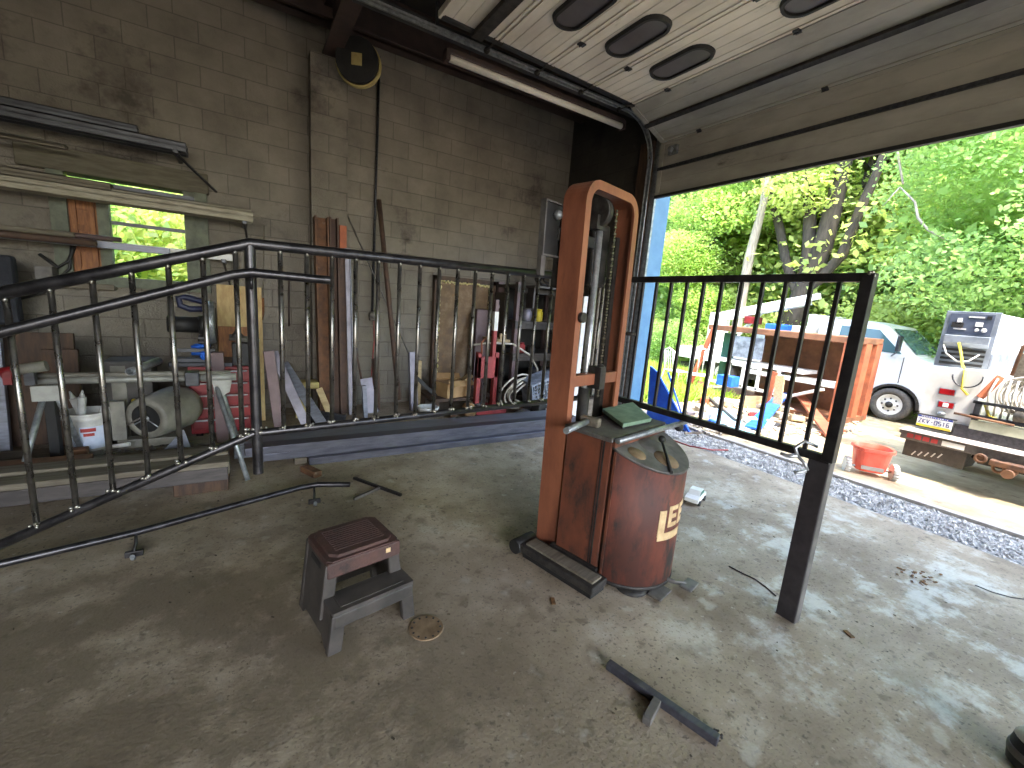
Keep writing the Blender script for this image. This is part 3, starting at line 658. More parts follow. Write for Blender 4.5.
# local: x right (width), y away; front at -y
def S(mb, name, m, par=None):
    mb.v = [(x-.025, y, z) for x, y, z in mb.v]; return mb.build(name, m, par or ss, local=True)
HT, HS = .385, .195
def hw(z): return .207-.042*z/HT
def octo(x0, x1, y0, y1, c): return [(x0+c, y0), (x1-c, y0), (x1, y0+c), (x1, y1-c), (x1-c, y1), (x0+c, y1), (x0, y1-c), (x0, y0+c)]
def lean(mb, sx, base=.207):      # lean a piece inwards with the taper of the stool
    mb.v = [(x-sx*.042*z/HT, y, z) for x, y, z in mb.v]; return mb
for sx in (-1, 1):
    prof = [(-.195, 0), (-.13, 0), (-.09, .035), (.12, .035), (.15, 0), (.21, 0), (.19, HT-.02), (-.06, HT-.02), (-.085, HS), (-.185, HS)]
    vs = []
    for x_ in (sx*.207, sx*.187):
        for y, z in prof: vs.append((x_-sx*.042*(z/HT), y, z))
    n = len(prof); fs = [(i, (i+1) % n, n+(i+1) % n, n+i) for i in range(n)]+[tuple(range(n)), tuple(range(n, 2*n))[::-1]]
    ck = S(MB().add(vs, fs), 'side_cheek', M_STOOLG)
    S(lean(MB().bx((sx*.205-.004, .0, HT-.085), (sx*.205+.004, .12, HT-.06)), sx), 'grip_slot', M_BLACK, ck)
    S(lean(MB().bx((sx*.184-.036, -.085, .10), (sx*.184+.023, -.055, HT-.03), .007), sx), 'front_pillar', M_STOOLG)
    S(lean(MB().bx((sx*.18-.036, -.20, 0), (sx*.18+.027, -.165, HS-.01), .007), sx), 'front_leg', M_STOOLG)
    S(lean(MB().bx((sx*.185-.025, .17, 0), (sx*.185+.022, .205, HT-.03), .007), sx), 'rear_leg', M_STOOLG)
# the top: lower skirt and a raised tread, corners notched
b = MB().prism(octo(-.170, .170, -.085, .20, .02), (0, 0, HT-.05), (1, 0, 0), (0, 1, 0), (0, 0, 1), .035)
b.prism(octo(-.150, .150, -.068, .185, .03), (0, 0, HT-.016), (1, 0, 0), (0, 1, 0), (0, 0, 1), .016)
tp = S(b, 'top_step', M_STOOLR)
b = MB()
for k in range(11): b.bx((-.118, -.03+k*.018, HT-.001), (.118, -.022+k*.018, HT+.0025))
S(b, 'tread_rib', M_STOOLR, tp)
S(MB().bx((-.175, -.092, HT-.095), (.175, -.066, HT-.02), .008), 'front_apron', M_STOOLR)
S(MB().bx((.098, -.0955, HT-.058), (.120, -.090, HT-.036)), 'worn_patch', M_CREAM)
lo_ = S(MB().prism(octo(-.192, .192, -.199, -.06, .004), (0, 0, HS-.028), (1, 0, 0), (0, 1, 0), (0, 0, 1), .033), 'lower_step', M_STOOLG)
S(MB().bx((-.19, -.203, HS-.075), (.19, -.178, HS-.008), .008), 'step_apron', M_STOOLG, lo_)
S(MB().bx((-.15, -.175, HS), (.15, -.09, HS+.008)), 'step_tread', M_STOOLG, lo_)
S(MB().bx((-.17, .17, .07), (.17, .19, HT-.03)), 'rear_apron', M_STOOLG)

# ------------------------------------------------------------------ things lying on the floor
dd = thing('flange_plate', 'round tan drilled flange plate lying beside the step stool', 'flange plate', (.695, 1.685, 0))
MB().lathe((.695, 1.685, 0), [(.079, 0), (.081, .003), (.079, .007), (0, .0075)], 28, smooth=False).build('plate', M_TAN, dd)
b = MB()
for k in range(12): a = R_(30*k+8); b.lathe((.695+.066*math.cos(a), 1.685+.066*math.sin(a), .0072), [(.0055, 0), (.0055, .001), (0, .0012)], 8)
b.build('bolt_hole', M_BLACK, dd)
tb = thing('tee_bar', 'T-shaped length of dark square tube lying on the open floor', 'steel bar', (1.38, .89, 0))
MB().bar((1.325, 1.115, .017), (1.45, .665, .017), .034, .034, bev=.003).build('long_tube', M_STACK, tb)
MB().bar((1.375, .885, .017), (1.265, .845, .017), .032, .032, bev=.002).build('stub_tube', M_TOPGREY, tb)
hr = thing('loose_handrail', 'long loose pipe handrail with bent end resting on its two wall brackets', 'handrail', (-.4, 3.0, 0))
hp = [Vector((-2.2, 2.78, .115)), Vector((-.50, 2.93, .115)), Vector((.33, 3.26, .115)), Vector((.38, 3.285, .115)), Vector((.62, 3.27, .1))]
# the pipe line seen in the photo, 0.11 m above the floor
hp = [at(-60, 583, 'z', .115), at(0, 564, 'z', .115), at(137, 532, 'z', .115), at(300, 487.5, 'z', .115), at(318, 484.5, 'z', .115), at(350, 484.5, 'z', .115)]
hp[0] = hp[1]+(hp[1]-hp[2])*1.2
MB().path(hp, .020, 14, hollow=.85).build('pipe', M_STEEL, hr)
for px, py in ((136, 537), (314, 490)):
    p = at(px, py-4, 'z', .115)
    br = MB().path([p, p+Vector((.0, -.02, -.05)), p+Vector((-.005, -.045, -.075)), p+Vector((-.005, -.06, -.1))], .008, 8).build('bracket', M_STEEL, hr)
    c = p+Vector((-.005, -.055, -.09)); MB().bx(c+Vector((-.04, -.012, -.02)), c+Vector((.04, .012, .012)), .003).build('mounting_plate', M_STEELD, br)
    MB().tube(c+Vector((0, -.03, -.02)), c+Vector((0, -.05, .005)), .012, 8).build('bolt', M_GALV, br)
a1, a2, a3, a4 = [at(px, py, 'z', .012) for px, py in ((354, 478), (401, 495), (354, 499), (380, 487.5))]
k1 = thing('tee_rods', 'two thin black rods welded in a T beside the loose handrail', 'steel rod', a4)
MB().bar(a1, a2, .02, .02).build('long_rod', M_STEELD, k1); MB().bar(a3, a4, .02, .02).build('cross_rod', M_TOPGREY, k1)
p = at(310, 474, 'z', 0)
o = thing('steel_tube_offcut', 'short rusty square tube offcut in front of the grey tube stack', 'steel offcut', p)
b = MB(); q0, q1 = at(304, 468, 'z', .03), at(318, 474.5, 'z', .03)
b.bar(q0, q1, .07, .05, bev=.002).build('tube', M_RUST, o)
toy = thing('toy_car', 'tiny white toy car with green windows on the concrete behind the stacker', 'toy car', (3.265, 2.06, 0), R_(200))
T = lambda mb, n_, m_: mb.build(n_, m_, toy, local=True)
T(MB().prism([(-.125, .03), (-.12, .065), (-.07, .075), (.08, .075), (.125, .06), (.13, .03)], (0, -.055, 0), (1, 0, 0), (0, 0, 1), (0, 1, 0), .11), 'body', M_WHITE)
T(MB().prism([(-.08, .075), (-.05, .11), (.03, .11), (.07, .075)], (0, -.047, 0), (1, 0, 0), (0, 0, 1), (0, 1, 0), .094), 'cabin', M_WHITE)
T(MB().prism([(-.07, .078), (-.048, .105), (.025, .105), (.06, .078)], (0, -.049, 0), (1, 0, 0), (0, 0, 1), (0, 1, 0), .098), 'windows', M_TEAL)
for x in (-.075, .08):
    for y in (-.055, .055): T(MB().disc((x, y, .022), (0, 1, 0), .022, .02, 14), 'wheel', M_BLACK)
pts = [at(729, 566, 'z', .004), at(742, 573, 'z', .004), at(755, 579, 'z', .004), at(766, 587, 'z', .004), at(776, 596, 'z', .004)]
one(MB().path(pts, .004, 6), 'wire_offcut', M_BLACK, 'thin dark wire lying on the floor beside the box steel post', 'wire', pts[2])
pts = [at(975, 585, 'z', .004), at(992, 592, 'z', .004), at(1010, 597, 'z', .004), at(1030, 600, 'z', .004)]
one(MB().path(pts, .003, 6), 'wire_offcut', M_BLACK, 'thin dark wire curving over the pale concrete near the gravel', 'wire', pts[2])
pts = [at(664, 437, 'z', .01), at(690, 446, 'z', .01), at(712, 450, 'z', .012), at(728, 450, 'z', .01)]
one(MB().path(pts, .008, 6), 'extension_lead', M_REDD, 'thin red cord lying across the gravel strip outside the doorway', 'cord', pts[1])
pb = at(717, 738, 'z', 0)
b = MB()
for k in range(14): b.sph(pb+Vector((random.uniform(-.02, .02), random.uniform(-.02, .02), random.uniform(.004, .02))), random.uniform(.004, .01), 6)
one(b, 'metal_swarf', M_GREASE, 'small clump of dark metal swarf at the end of the T-shaped tube', 'swarf', pb)['kind'] = 'stuff'
for (px, py, lab) in ((849, 634, 'small dark dry leaf on bare concrete beyond the box steel post'), (553, 601, 'small brown wood chip on the floor before the stacker leg')):
    p = at(px, py, 'z', 0.004); one(MB().box(p, (.05, .022, .006), (0, 0, 1.1)), 'floor_scrap', M_LEAFY, lab, 'scrap', p)
b = MB(); p = at(920, 577, 'z', .003)
for k in range(26):
    b.box(p+Vector((random.gauss(0, .07), random.gauss(0, .06), .003)), (random.uniform(.01, .03), .012, .003), (random.uniform(-.3, .3), 0, random.uniform(0, 3)))
one(b, 'dry_leaves', M_LEAFY, 'scatter of tiny brown dry leaves on the pale concrete', 'leaves', p)['kind'] = 'stuff'
b = MB()
for k in range(150):
    x, y = random.uniform(-1.5, 4.3), random.uniform(.5, 3.6)
    b.box((x, y, .003), (random.uniform(.004, .016), random.uniform(.003, .008), .003), (0, 0, random.uniform(0, 3)))
one(b, 'floor_debris', mat('debris', rgb(88, 78, 64), rgb(60, 54, 46), .9, scale=30), 'crumbs of dirt and slag scattered over the concrete floor', 'debris', (1.4, 2, 0))['kind'] = 'stuff'
cn = thing('canister', 'black canister with white label and dark red cap, cut off at the frame edge', 'canister', at(1034, 772, 'z', 0))
c = cn.location.copy()
MB().lathe(c, [(.06, 0), (.075, .015), (.08, .06), (.07, .12), (.05, .15)], 20).build('body', M_BLACK, cn)
MB().lathe(c+Vector((0, 0, .12)), [(.072, 0), (.054, .03)], 20).build('label_band', M_WHITEP, cn)
MB().lathe(c+Vector((0, 0, .15)), [(.045, 0), (.045, .06), (.03, .075)], 20).build('cap', M_RED, cn)
MB().lathe(c+Vector((0, 0, .05)), [(.0805, 0), (.0815, .015), (.0795, .03)], 20).build('grey_band', M_TOPGREY, cn)
# ------------------------------------------------------------------ long stock on the wall racks
def arm(y0, z, x, name_label):
    t = thing('rack_arm', name_label, 'bracket', (x, y0, z))
    MB().bx((x-.02, y0-.02, z-.035), (x+.02, 6.07, z), .003).build('arm', M_DARKCH, t)
    MB().bar((x, y0+.03, z-.03), (x+(.30 if z > 2.5 else .04), 6.06, z-.26), .02, .016).build('brace', M_DARKCH, t)
    return t
arm(5.62, 2.76, -.50, 'dark wall bracket under the end of the uppermost channel bundle')
arm(5.62, 2.19, .05, 'dark wall bracket under the end of the paired pale channels')
arm(5.62, 2.76, -2.3, 'dark wall bracket under the channel bundle, beyond the window')
arm(5.62, 2.19, -2.3, 'dark wall bracket under the paired pale channels, beyond the window')
arm(5.62, 1.77, -.15, 'dark wall bracket under the pipes across the window')
arm(5.62, 1.77, -2.3, 'dark wall bracket under the pipes, beyond the window')
X0 = -3.6
def chan(name, x1, y, z, w, h, m, label, x0=X0, cat='steel channel', dz=0, group=None):
    """open U channel along x from x0 to x1, y = centre, z = underside"""
    b = MB()
    b.bar((x0, y, z+h/2-dz), (x1, y, z+h/2), w, .006+0*h, (0, 0, 1))
    b.bar((x0, y-w/2+.004, z+h/2-dz), (x1, y-w/2+.004, z+h/2), .008, h)
    b.bar((x0, y+w/2-.004, z+h/2-dz), (x1, y+w/2-.004, z+h/2), .008, h)
    b.bar((x0, y, z+h-.004-dz), (x1, y, z+h-.004), w, .008)
    return one(b, name, m, label, cat, (x1, y, z), group)
chan('steel_channel', -.42, 5.82, 2.76, .12, .09, M_DARKCH, 'longest dark channel at the bottom of the uppermost wall rack')
chan('steel_channel', -.42, 5.70, 2.76, .11, .085, M_DARKCH, 'dark channel on the outer edge of the uppermost wall rack')
chan('steel_channel', -.80, 5.80, 2.852, .14, .075, M_DARKCH, 'grey channel stacked on top of the uppermost wall rack, ending short')
chan('steel_channel', -.78, 5.68, 2.847, .09, .06, M_DARKCH, 'narrow dark channel lying on the outer channel of the uppermost rack')
chan('timber_batten', -1.30, 5.75, 2.60, .08, .03, M_OLDW, 'thin pale batten below the uppermost channel bundle', cat='batten')
chan('steel_channel', .13, 5.68, 2.19, .11, .10, M_TIN, 'long pale tan channel on the middle wall rack crossing the window')
chan('steel_channel', -1.02, 5.78, 2.292, .13, .075, M_OLDW, 'short dull brown channel lying on the pale tan channel')
chan('steel_channel', .12, 5.82, 2.19, .12, .14, M_TIN, 'dull tan channel behind the pale one on the middle rack')
def pipe(x1, y, z, r, m, label, name='steel_pipe', x0=X0, hollow=.8):
    return one(MB().tube((x0, y, z), (x1, y, z), r, 12, hollow=hollow), name, m, label, 'pipe', (x1, y, z))
pipe(-1.15, 5.68, 1.80, .030, M_RUSTPIPE, 'brown rusted pipe on the lowest wall rack, nearer to the camera, ending beside the shutter')
pipe(-.98, 5.76, 1.86, .022, M_PURPLE, 'thin dull purple pipe on the lowest wall rack above the rusted one')
pipe(-1.30, 5.70, 1.855, .024, M_OLDW, 'greyish tan pipe lying on the rusted pipe of the lowest rack')
one(MB().bx((-3.6, 5.80, 1.77), (-.62, 5.87, 1.83)), 'square_tube', M_GREYTUBE, 'dark grey square tube on the lowest rack, ending halfway across the window', 'steel tube', (-.62, 5.8, 1.77))
one(MB().bx((-3.6, 5.89, 1.77), (-.03, 5.95, 1.84)), 'square_tube', M_WHITEP, 'long light grey tube on the lowest rack passing right across the window', 'steel tube', (-.03, 5.9, 1.77))
# ------------------------------------------------------------------ wall fittings
cr = thing('cord_reel', 'dark round cord reel with yellow rim hung high on the block pier', 'reel', (1.18, 5.6, 4.1))
c = Vector((1.17, 5.55, 4.05)); ax = Vector((-.42, -.9, 0)).normalized()
M_ = MB().frame(c, c+ax)
MB().disc(c, ax, .23, .05, 28).build('drum_side', M_BLACK, cr)
MB().disc(c-ax*.11, ax, .23, .03, 28).build('drum_side', M_BLACK, cr)
b = MB()
pp = [c-ax*.05+M_ @ Vector((.235*math.cos(R_(a)), .235*math.sin(R_(a)), 0)) for a in range(0, 360, 12)]
b.path(pp, .014, 6, closed=True); pp2 = [p-ax*.035 for p in pp]; b.path(pp2, .014, 6, closed=True); b.build('rim_hoop', M_DULLY, cr)
MB().bar(c+ax*.03-Vector((0, 0, .06)), c+ax*.03+Vector((0, 0, .06)), .11, .012, ax).build('yellow_label', M_DULLY, cr)
MB().bx((1.10, 5.6, 4.2), (1.24, 5.9, 4.3), .005).bx((1.15, 5.55, 4.0), (1.19, 5.62, 4.25)).build('hanger', M_BEAM, cr)
b = MB()
for k in range(5): b.path([c-ax*.08+M_ @ Vector(((.12+.02*k)*math.cos(R_(a)), (.12+.02*k)*math.sin(R_(a)), 0)) for a in range(0, 360, 20)], .012, 6, closed=True)
b.build('wound_cord', M_HOSED, cr)
cb = thing('outlet_box', 'round grey electrical box at the foot of the wall conduit', 'electrical box', (1.52, 6.0, 1.24))
MB().lathe((1.515, 6.07, 1.24), [(.06, 0), (.06, .05), (.045, .07), (.0, .072)], 16, (0, -1, 0)).bx((1.46, 6.0, 1.17), (1.57, 6.06, 1.22), .01).build('box', M_TOPGREY, cb)
MB().tube((1.50, 6.04, 1.27), (1.535, 6.04, 4.4), .017, 8).build('conduit', M_DARKCH, cb)
MB().path([(1.52, 6.03, 1.2), (1.53, 6.03, .9), (1.50, 6.03, .4)], .007, 6).build('drop_cable', M_REDD, cb)
one(MB().path([(1.15, 6.04, 4.2), (1.155, 6.04, 2.6), (1.15, 6.04, 2.15)], .016, 6), 'hanging_cable', M_BEAM, 'brown cable hanging down the edge of the block pier', 'cable', (1.15, 6.04, 2.15))
def stick(name, p, q, w_, h_, m, label, cat, r=None, up=(0, 1, 0), bev=.003, group=None):
    p, q = Vector(p), Vector(q); b = MB()
    if r: b.tube(p, q, r, 10)
    else: b.bar(p, q, w_, h_, up, bev)
    return one(b, name, m, label, cat, q if q.z < p.z else p, group)
stick('pipe', at(379, 200, 'y', 5.98), at(399, 400, 'y', 5.55), 0, 0, M_RUSTPIPE, 'long brown rusted pipe leaning on the block wall past the conduit', 'pipe', r=.032)
stick('steel_rod', at(346, 212, 'y', 5.95), at(408, 352, 'y', 5.7), 0, 0, M_TOPGREY, 'thin pale rod leaning diagonally across the wall near the outlet box', 'rod', r=.009)
stick('steel_rod', at(346, 300, 'y', 5.98), at(364, 392, 'y', 5.75), 0, 0, M_RUSTPIPE, 'short dark rod leaning beside the lilac angle bar', 'rod', r=.014)
stick('hanging_rod', at(289, 280, 'y', 6.04), at(289, 326, 'y', 6.04), 0, 0, M_BEAM, 'short dark rod hanging on the block wall left of the pier', 'rod', r=.010)
one(MB().path([at(264, 225, 'y', 6.03), at(263, 300, 'y', 6.03), at(260, 350, 'y', 6.0)], .006, 6), 'hanging_cable', M_OLDW, 'pale thin cord hanging on the wall between window and pier', 'cable', at(260, 350, 'y', 6))
one(MB().path([at(263, 298, 'y', 6.02), at(261, 310, 'y', 6.0), at(262, 320, 'y', 6.0)], [.01, .035, .012], 8), 'rope_end', M_OCHREW, 'frayed brown rope end hanging on the pale cord', 'rope', at(262, 320, 'y', 6))
# rusted columns leaning on the pier
def hcol(xa, xb, ya, yb, z1, m, label, x0b=None):
    b = MB(); d = .09
    sh_ = .02
    for (u0, u1, v0, v1) in ((xa, xa+.018, -d, d), (xb-.018, xb, -d, d), (xa, xb, .02, .035)):
        p0 = Vector(((u0+u1)/2+.03, ya+(v0+v1)/2, 0)); p1 = Vector(((u0+u1)/2, yb+(v0+v1)/2, z1))
        b.bar(p0, p1, u1-u0, v1-v0, (0, 1, 0))
    return one(b, 'rusted_girder', m, label, 'steel girder', (xa, ya, 0))
hcol(.74, .89, 5.60, 5.74, 2.36, M_RUST, 'rusted wide-flange beam standing against the pier, with a bolt hole')
hcol(.90, 1.0, 5.62, 5.75, 2.37, M_RUSTPIPE, 'dull brown narrower beam standing beside the rusted beam at the pier')
o = thing('rusted_channel', 'rusted channel with bright orange end standing at the pier edge', 'steel channel', (1.07, 5.66, 0))
MB().bar((1.065, 5.64, 0), (1.06, 5.76, 2.30), .07, .05, (0, 1, 0)).build('web', M_RUSTPIPE, o)
MB().bar((1.062, 5.735, 2.02), (1.06, 5.735, 2.305), .078, .05, (0, 1, 0)).build('orange_end', M_RUSTOR, o)
stick('angle_bar', (1.135, 5.55, 0), (1.10, 5.70, 2.05), .05, .02, M_LILAC, 'tall pale lilac angle bar leaning beside the rusted channel', 'angle bar')
stick('angle_bar', (1.175, 5.56, 0), (1.135, 5.71, 2.05), .015, .05, M_GREYTUBE, 'tall grey flat bar leaning behind the lilac angle bar', 'flat bar')
stick('round_post', (1.49, 5.65, 0), (1.455, 5.66, .70), 0, 0, M_RUSTPIPE, 'short brown round post with pale top standing by the wall', 'post', r=.045)
stick('box_tube', (1.96, 5.55, 0), (1.935, 5.62, .80), .10, .08, M_LILAC, 'light grey box tube standing upright before the wall', 'steel tube')
stick('scrap_plate', (1.40, 5.55, 0), (1.35, 5.68, .44), .16, .012, M_LILAC, 'pale grey steel plate leaning near the lilac angle bar', 'plate')
stick('box_tube', (1.26, 5.30, 0), (1.235, 5.32, .42), .05, .05, M_GREYTUBE, 'short dark tube standing in front of the pale plate', 'steel tube')
stick('wood_block', (2.07, 5.75, 0), (2.07, 5.76, .66), .09, .07, M_PALEW, 'pale wood post standing behind the light grey box tube', 'wood post')
stick('dark_strap', at(417, 378, 'y', 5.6), at(436, 396, 'y', 5.5), .05, .012, M_BLACK, 'dark strap draped beside the foam-edged doorway', 'strap')
# boarded-up doorway in the back wall, gaps foamed
dr = thing('door_1', None, None, (2.8, 6.05, 0)); dr['kind'] = 'structure'
MB().bx((2.44, 6.02, .0), (3.26, 6.068, 1.78)).build('board', M_OSB, dr)
b = MB().bx((2.36, 5.98, 0), (2.42, 6.075, 1.86)).bx((2.36, 5.98, 1.80), (3.36, 6.075, 1.86)).bx((3.28, 5.98, 0), (3.36, 6.075, 1.86)); b.build('door_frame', M_DARKW, dr)
b = MB()
for k in range(60):
    b.sph((2.432+random.uniform(-.012, .012), 5.985, .05+k*.029), random.uniform(.018, .032), 6)
for k in range(30): b.sph((2.45+k*.028, 5.99, 1.785+random.uniform(-.02, .01)), random.uniform(.014, .024), 6)
for k in range(20): b.sph((3.27+random.uniform(-.01, .01), 5.985, 1.22+k*.028), random.uniform(.016, .024), 6)
b.build('foam_filler', M_FOAM, dr, fix=False)
# cardboard and bits in front of it
def carton(px, py, y, w, d, h, rz, label, m=M_CARD):
    p = at(px, py, 'y', y); c = thing('cardboard_box', label, 'box', (p.x, y, p.z), rz)
    bb = MB().bx((-w/2, -d/2, 0), (w/2, d/2, h), .004); bb.build('box', m, c, local=True)
    MB().box((0, -d/2-.05, h+.01), (w, .12, .004), (.5, 0, 0)).build('flap', m, c, local=True)
    return c
tbn = thing('low_bench', 'dark cluttered low bench board in front of the foam-edged doorway', 'bench', (2.6, 5.6, 0))
MB().bx((2.15, 5.3, .16), (3.1, 5.9, .2)).build('top', M_DARKW, tbn)
for x in (2.2, 3.05):
    for y in (5.34, 5.86): MB().bx((x-.03, y-.03, 0), (x+.03, y+.03, .16)).build('leg', M_DARKW, tbn)
c = carton(452, 404, 5.5, .42, .3, .2, .25, 'open cardboard box on the low bench before the foam-edged doorway'); c.location.z = .2
c = carton(446, 378, 5.72, .34, .16, .26, -.2, 'flattened cardboard box leaning behind the open one on the bench'); c.location.z = .2
stick('wood_offcut', (2.62, 5.42, .42), (2.74, 5.42, .50), .05, .12, M_PALEW, 'small pale wood offcut sitting on the cardboard box', 'wood offcut')
stick('timber_strut', (2.80, 5.6, 0), (2.98, 5.98, 1.35), .06, .05, M_OLDW, 'weathered timber leaning on the boarded doorway', 'timber')
one(MB().bx((3.0, 5.86, 0), (3.26, 5.96, 1.42), .01), 'maroon_board', M_PURPLE, 'dark maroon panel standing against the boarded doorway edge', 'panel', (3.0, 5.9, 0))
one(MB().lathe((2.05, 5.25, 0), [(.10, 0), (.135, .09), (.145, .12), (.13, .13), (.1, .05), (0, .04)], 20), 'plastic_bowl', M_WHITEP, 'white plastic bowl on the floor behind the grey tube stack', 'bowl', (2.05, 5.25, 0))
for k, (x, y, r, m, lab) in enumerate(((2.32, 5.12, .06, M_RUST, 'small rusty tin lying beyond the white bowl'), (2.55, 5.1, .09, M_CARD, 'tan paper roll lying near the red jack frame'), (2.75, 5.2, .10, M_STOOLG, 'grey lump of cloth at the foot of the red jack frame'))):
    b = MB().lathe((x, y-.1, r), [(r*.7, 0), (r, .01), (r, .16), (r*.7, .17), (r*.6, .05), (0, .05)], 16, (.3, 1, 0)) if k != 2 else MB().sph((x, y, r*.8), r, 10, (1.2, 1, .8)).sph((x+.1, y+.03, r*.5), r*.7, 8)
    one(b, ('tin_can', 'paper_roll', 'cloth_bundle')[k], m, lab, ('tin', 'roll', 'cloth')[k], (x, y, 0))
# red transmission-jack frame with its pale upright
rj = thing('red_jack_frame', 'red steel jack frame with a white-topped upright among the hoses', 'jack', (2.86, 5.2, 0))
MB().bx((2.70, 5.16, 0), (2.76, 5.24, .86), .006).bx((2.97, 5.16, 0), (3.03, 5.24, .86), .006).bx((2.70, 5.16, .50), (3.03, 5.24, .80), .006).build('frame', M_REDD, rj)
MB().bx((2.64, 4.98, .03), (3.10, 5.05, .09), .005).bx((2.64, 5.35, .03), (3.10, 5.42, .09), .005).bx((2.66, 5.0, .03), (2.72, 5.4, .08)).bx((3.02, 5.0, .03), (3.08, 5.4, .08)).build('base', M_REDD, rj)
MB().tube((2.84, 5.2, .09), (2.84, 5.2, .55), .03, 12).build('ram', M_GALV, rj)
MB().bx((2.925, 5.17, .8), (2.975, 5.23, 1.16)).build('upright', M_REDD, rj)
MB().bx((2.92, 5.165, 1.16), (2.98, 5.235, 1.42)).build('white_sleeve', M_WHITE, rj)
MB().bx((2.925, 5.17, 1.42), (2.975, 5.23, 1.58)).bx((2.92, 5.16, 1.47), (2.98, 5.18, 1.51)).build('tip', M_PURPLE, rj)
MB().path([(2.74, 5.14, .85), (2.73, 5.14, 1.0), (2.80, 5.14, 1.08), (2.83, 5.14, .9)], .012, 6).build('handle', M_RUSTOR, rj)
# hoses
def coil(c, r, n, name, m, label, rr=.014, tilt_=.5):
    b = MB()
    for k in range(n):
        q = r*(1-.11*k); ox, oz = random.uniform(-.03, .03), random.uniform(-.02, .02)
        b.path([Vector(c)+Vector((ox+q*math.cos(R_(a)), -.02*k+.06*math.sin(R_(a*2)), oz+q*tilt_*math.sin(R_(a))+r*tilt_)) for a in range(0, 360, 18)], rr, 6, closed=True)
    return one(b, name, m, label, 'hose', c)
coil((3.35, 5.0, .06), .34, 5, 'hose_coil', M_HOSE, 'pale coiled hose lying beside the red jack frame', tilt_=.75)
one(MB().path([at(472, 345, 'y', 5.3), at(490, 343, 'y', 5.25), at(513, 344, 'y', 5.2), at(530, 355, 'y', 5.2), at(537, 368, 'y', 5.2), at(540, 385, 'y', 5.2)], .014, 8), 'loose_hose', M_HOSE, 'single pale hose arching over the coil towards the shelves', 'hose', at(513, 344, 'y', 5.2))
# crates, boxes at the shelf foot
cr_ = thing('mesh_crate', 'blue-grey mesh plastic crate tipped up in front of the shelves', 'crate', (3.72, 4.95, 0))
b = MB(); Mx = Matrix.Translation((3.70, 4.85, .0)) @ Matrix.Rotation(R_(-18), 4, 'Y') @ Matrix.Rotation(R_(12), 4, 'X')
def X(mb, M): mb.v = [tuple(M @ Vector(v)) for v in mb.v]; return mb
b = MB()
for k in range(8): b.bx((-.19+k*.052, -.01, 0), (-.172+k*.052, .01, .50))
for k in range(10): b.bx((-.2, -.008, .0+k*.054), (.2, .008, .018+k*.054))
b.bx((-.22, -.01, -.01), (-.2, .25, .52)).bx((.2, -.01, -.01), (.22, .25, .52)).bx((-.22, -.01, .5), (.22, .25, .52)).bx((-.22, -.01, -.01), (.22, .25, .01))
X(b, Mx @ Matrix.Translation((0, 0, .06))).build('mesh_shell', M_MOTTLE, cr_)
X(MB().bx((-.18, .02, .01), (.18, .22, .30)), Mx @ Matrix.Translation((0, 0, .06))).build('contents', M_WHITEP, cr_)
one(MB().box((3.42, 4.66, .12), (.18, .14, .22), (0, .2, .3), .01), 'small_dark_case', M_BLACK, 'small black case leaning beside the tipped mesh crate', 'case', (3.42, 4.66, 0))
one(MB().box((3.62, 4.55, .09), (.26, .03, .2), (-.5, 0, .2), .005), 'white_vent_tray', M_WHITEP, 'white slotted tray leaning at the foot of the mesh crate', 'tray', (3.62, 4.55, 0))
one(MB().sph((3.25, 4.75, .07), .1, 10, (1.5, 1, .7)).sph((3.38, 4.8, .06), .07, 8), 'dark_rag', M_STOOLG, 'crumpled dark rag on the floor below the pale hose coil', 'rag', (3.25, 4.75, 0))
# timber shelf rack in the corner
sh_ = thing('shelf_rack', 'dark weathered timber shelf rack in the corner by the doorway', 'shelf', (4.1, 5.7, 0))
for x in (3.44, 4.36):
    for y in (5.42, 5.98): MB().bx((x-.05, y-.04, 0), (x+.05, y+.04, 1.86), .004).build('upright', M_PURPLE, sh_)
for z in (.25, .78, 1.26, 1.78): MB().bx((3.38, 5.36, z), (4.45, 6.02, z+.045), .004).bx((3.38, 5.355, z-.07), (4.45, 5.385, z+.0)).build('shelf_board', M_STOOLG, sh_)
MB().bx((3.4, 5.99, .2), (4.45, 6.03, 1.8)).build('back_panel', M_BLACK, sh_)
def jar(x, y, z, r, h, m, label, name='tub', cat='tub', lid=None):
    t = thing(name, label, cat, (x, y, z)); MB().lathe((x, y, z), [(r*.9, 0), (r, .01), (r, h*.85), (r*.8, h*.9), (r*.8, h)], 14).build('body', m, t)
    MB().lathe((x, y, z+h), [(r*.84, 0), (r*.84, h*.1), (0, h*.12)], 14).build('lid', lid or M_DARKCH, t)
jar(3.83, 5.45, 1.305, .075, .17, M_YELLOW, 'yellow tub on the upper middle shelf of the corner rack', lid=M_YELLOW)
jar(3.62, 5.45, 1.305, .085, .17, M_LILAC, 'grey jug with pointed cap beside the yellow tub on the shelf', 'jug', 'jug', M_TOPGREY)
jar(3.56, 5.45, .825, .07, .14, M_REDD, 'small red can on the middle shelf of the corner rack', 'can', 'can', M_RED)
jar(3.78, 5.5, .825, .07, .10, M_GREASE, 'dark can next to the red can on the corner rack', 'can', 'can')
jar(4.3, 5.55, .825, .08, .2, M_DARKCH, 'tall dark bottle at the rear end of the middle rack shelf', 'bottle', 'bottle')
jar(3.9, 5.55, .295, .1, .24, M_GREASE, 'dark drum on the bottom shelf of the corner rack', 'drum', 'drum')
one(MB().bx((4.0, 5.45, .295), (4.35, 5.8, .55), .01), 'dark_carton', M_STOOLG, 'dark grey carton on the bottom shelf of the corner rack', 'box', (4.15, 5.6, .295))
coil((4.15, 5.55, 1.83), .34, 4, 'hose_coil', M_HOSED, 'dark coiled hose heaped on top of the corner shelf rack', tilt_=.36)
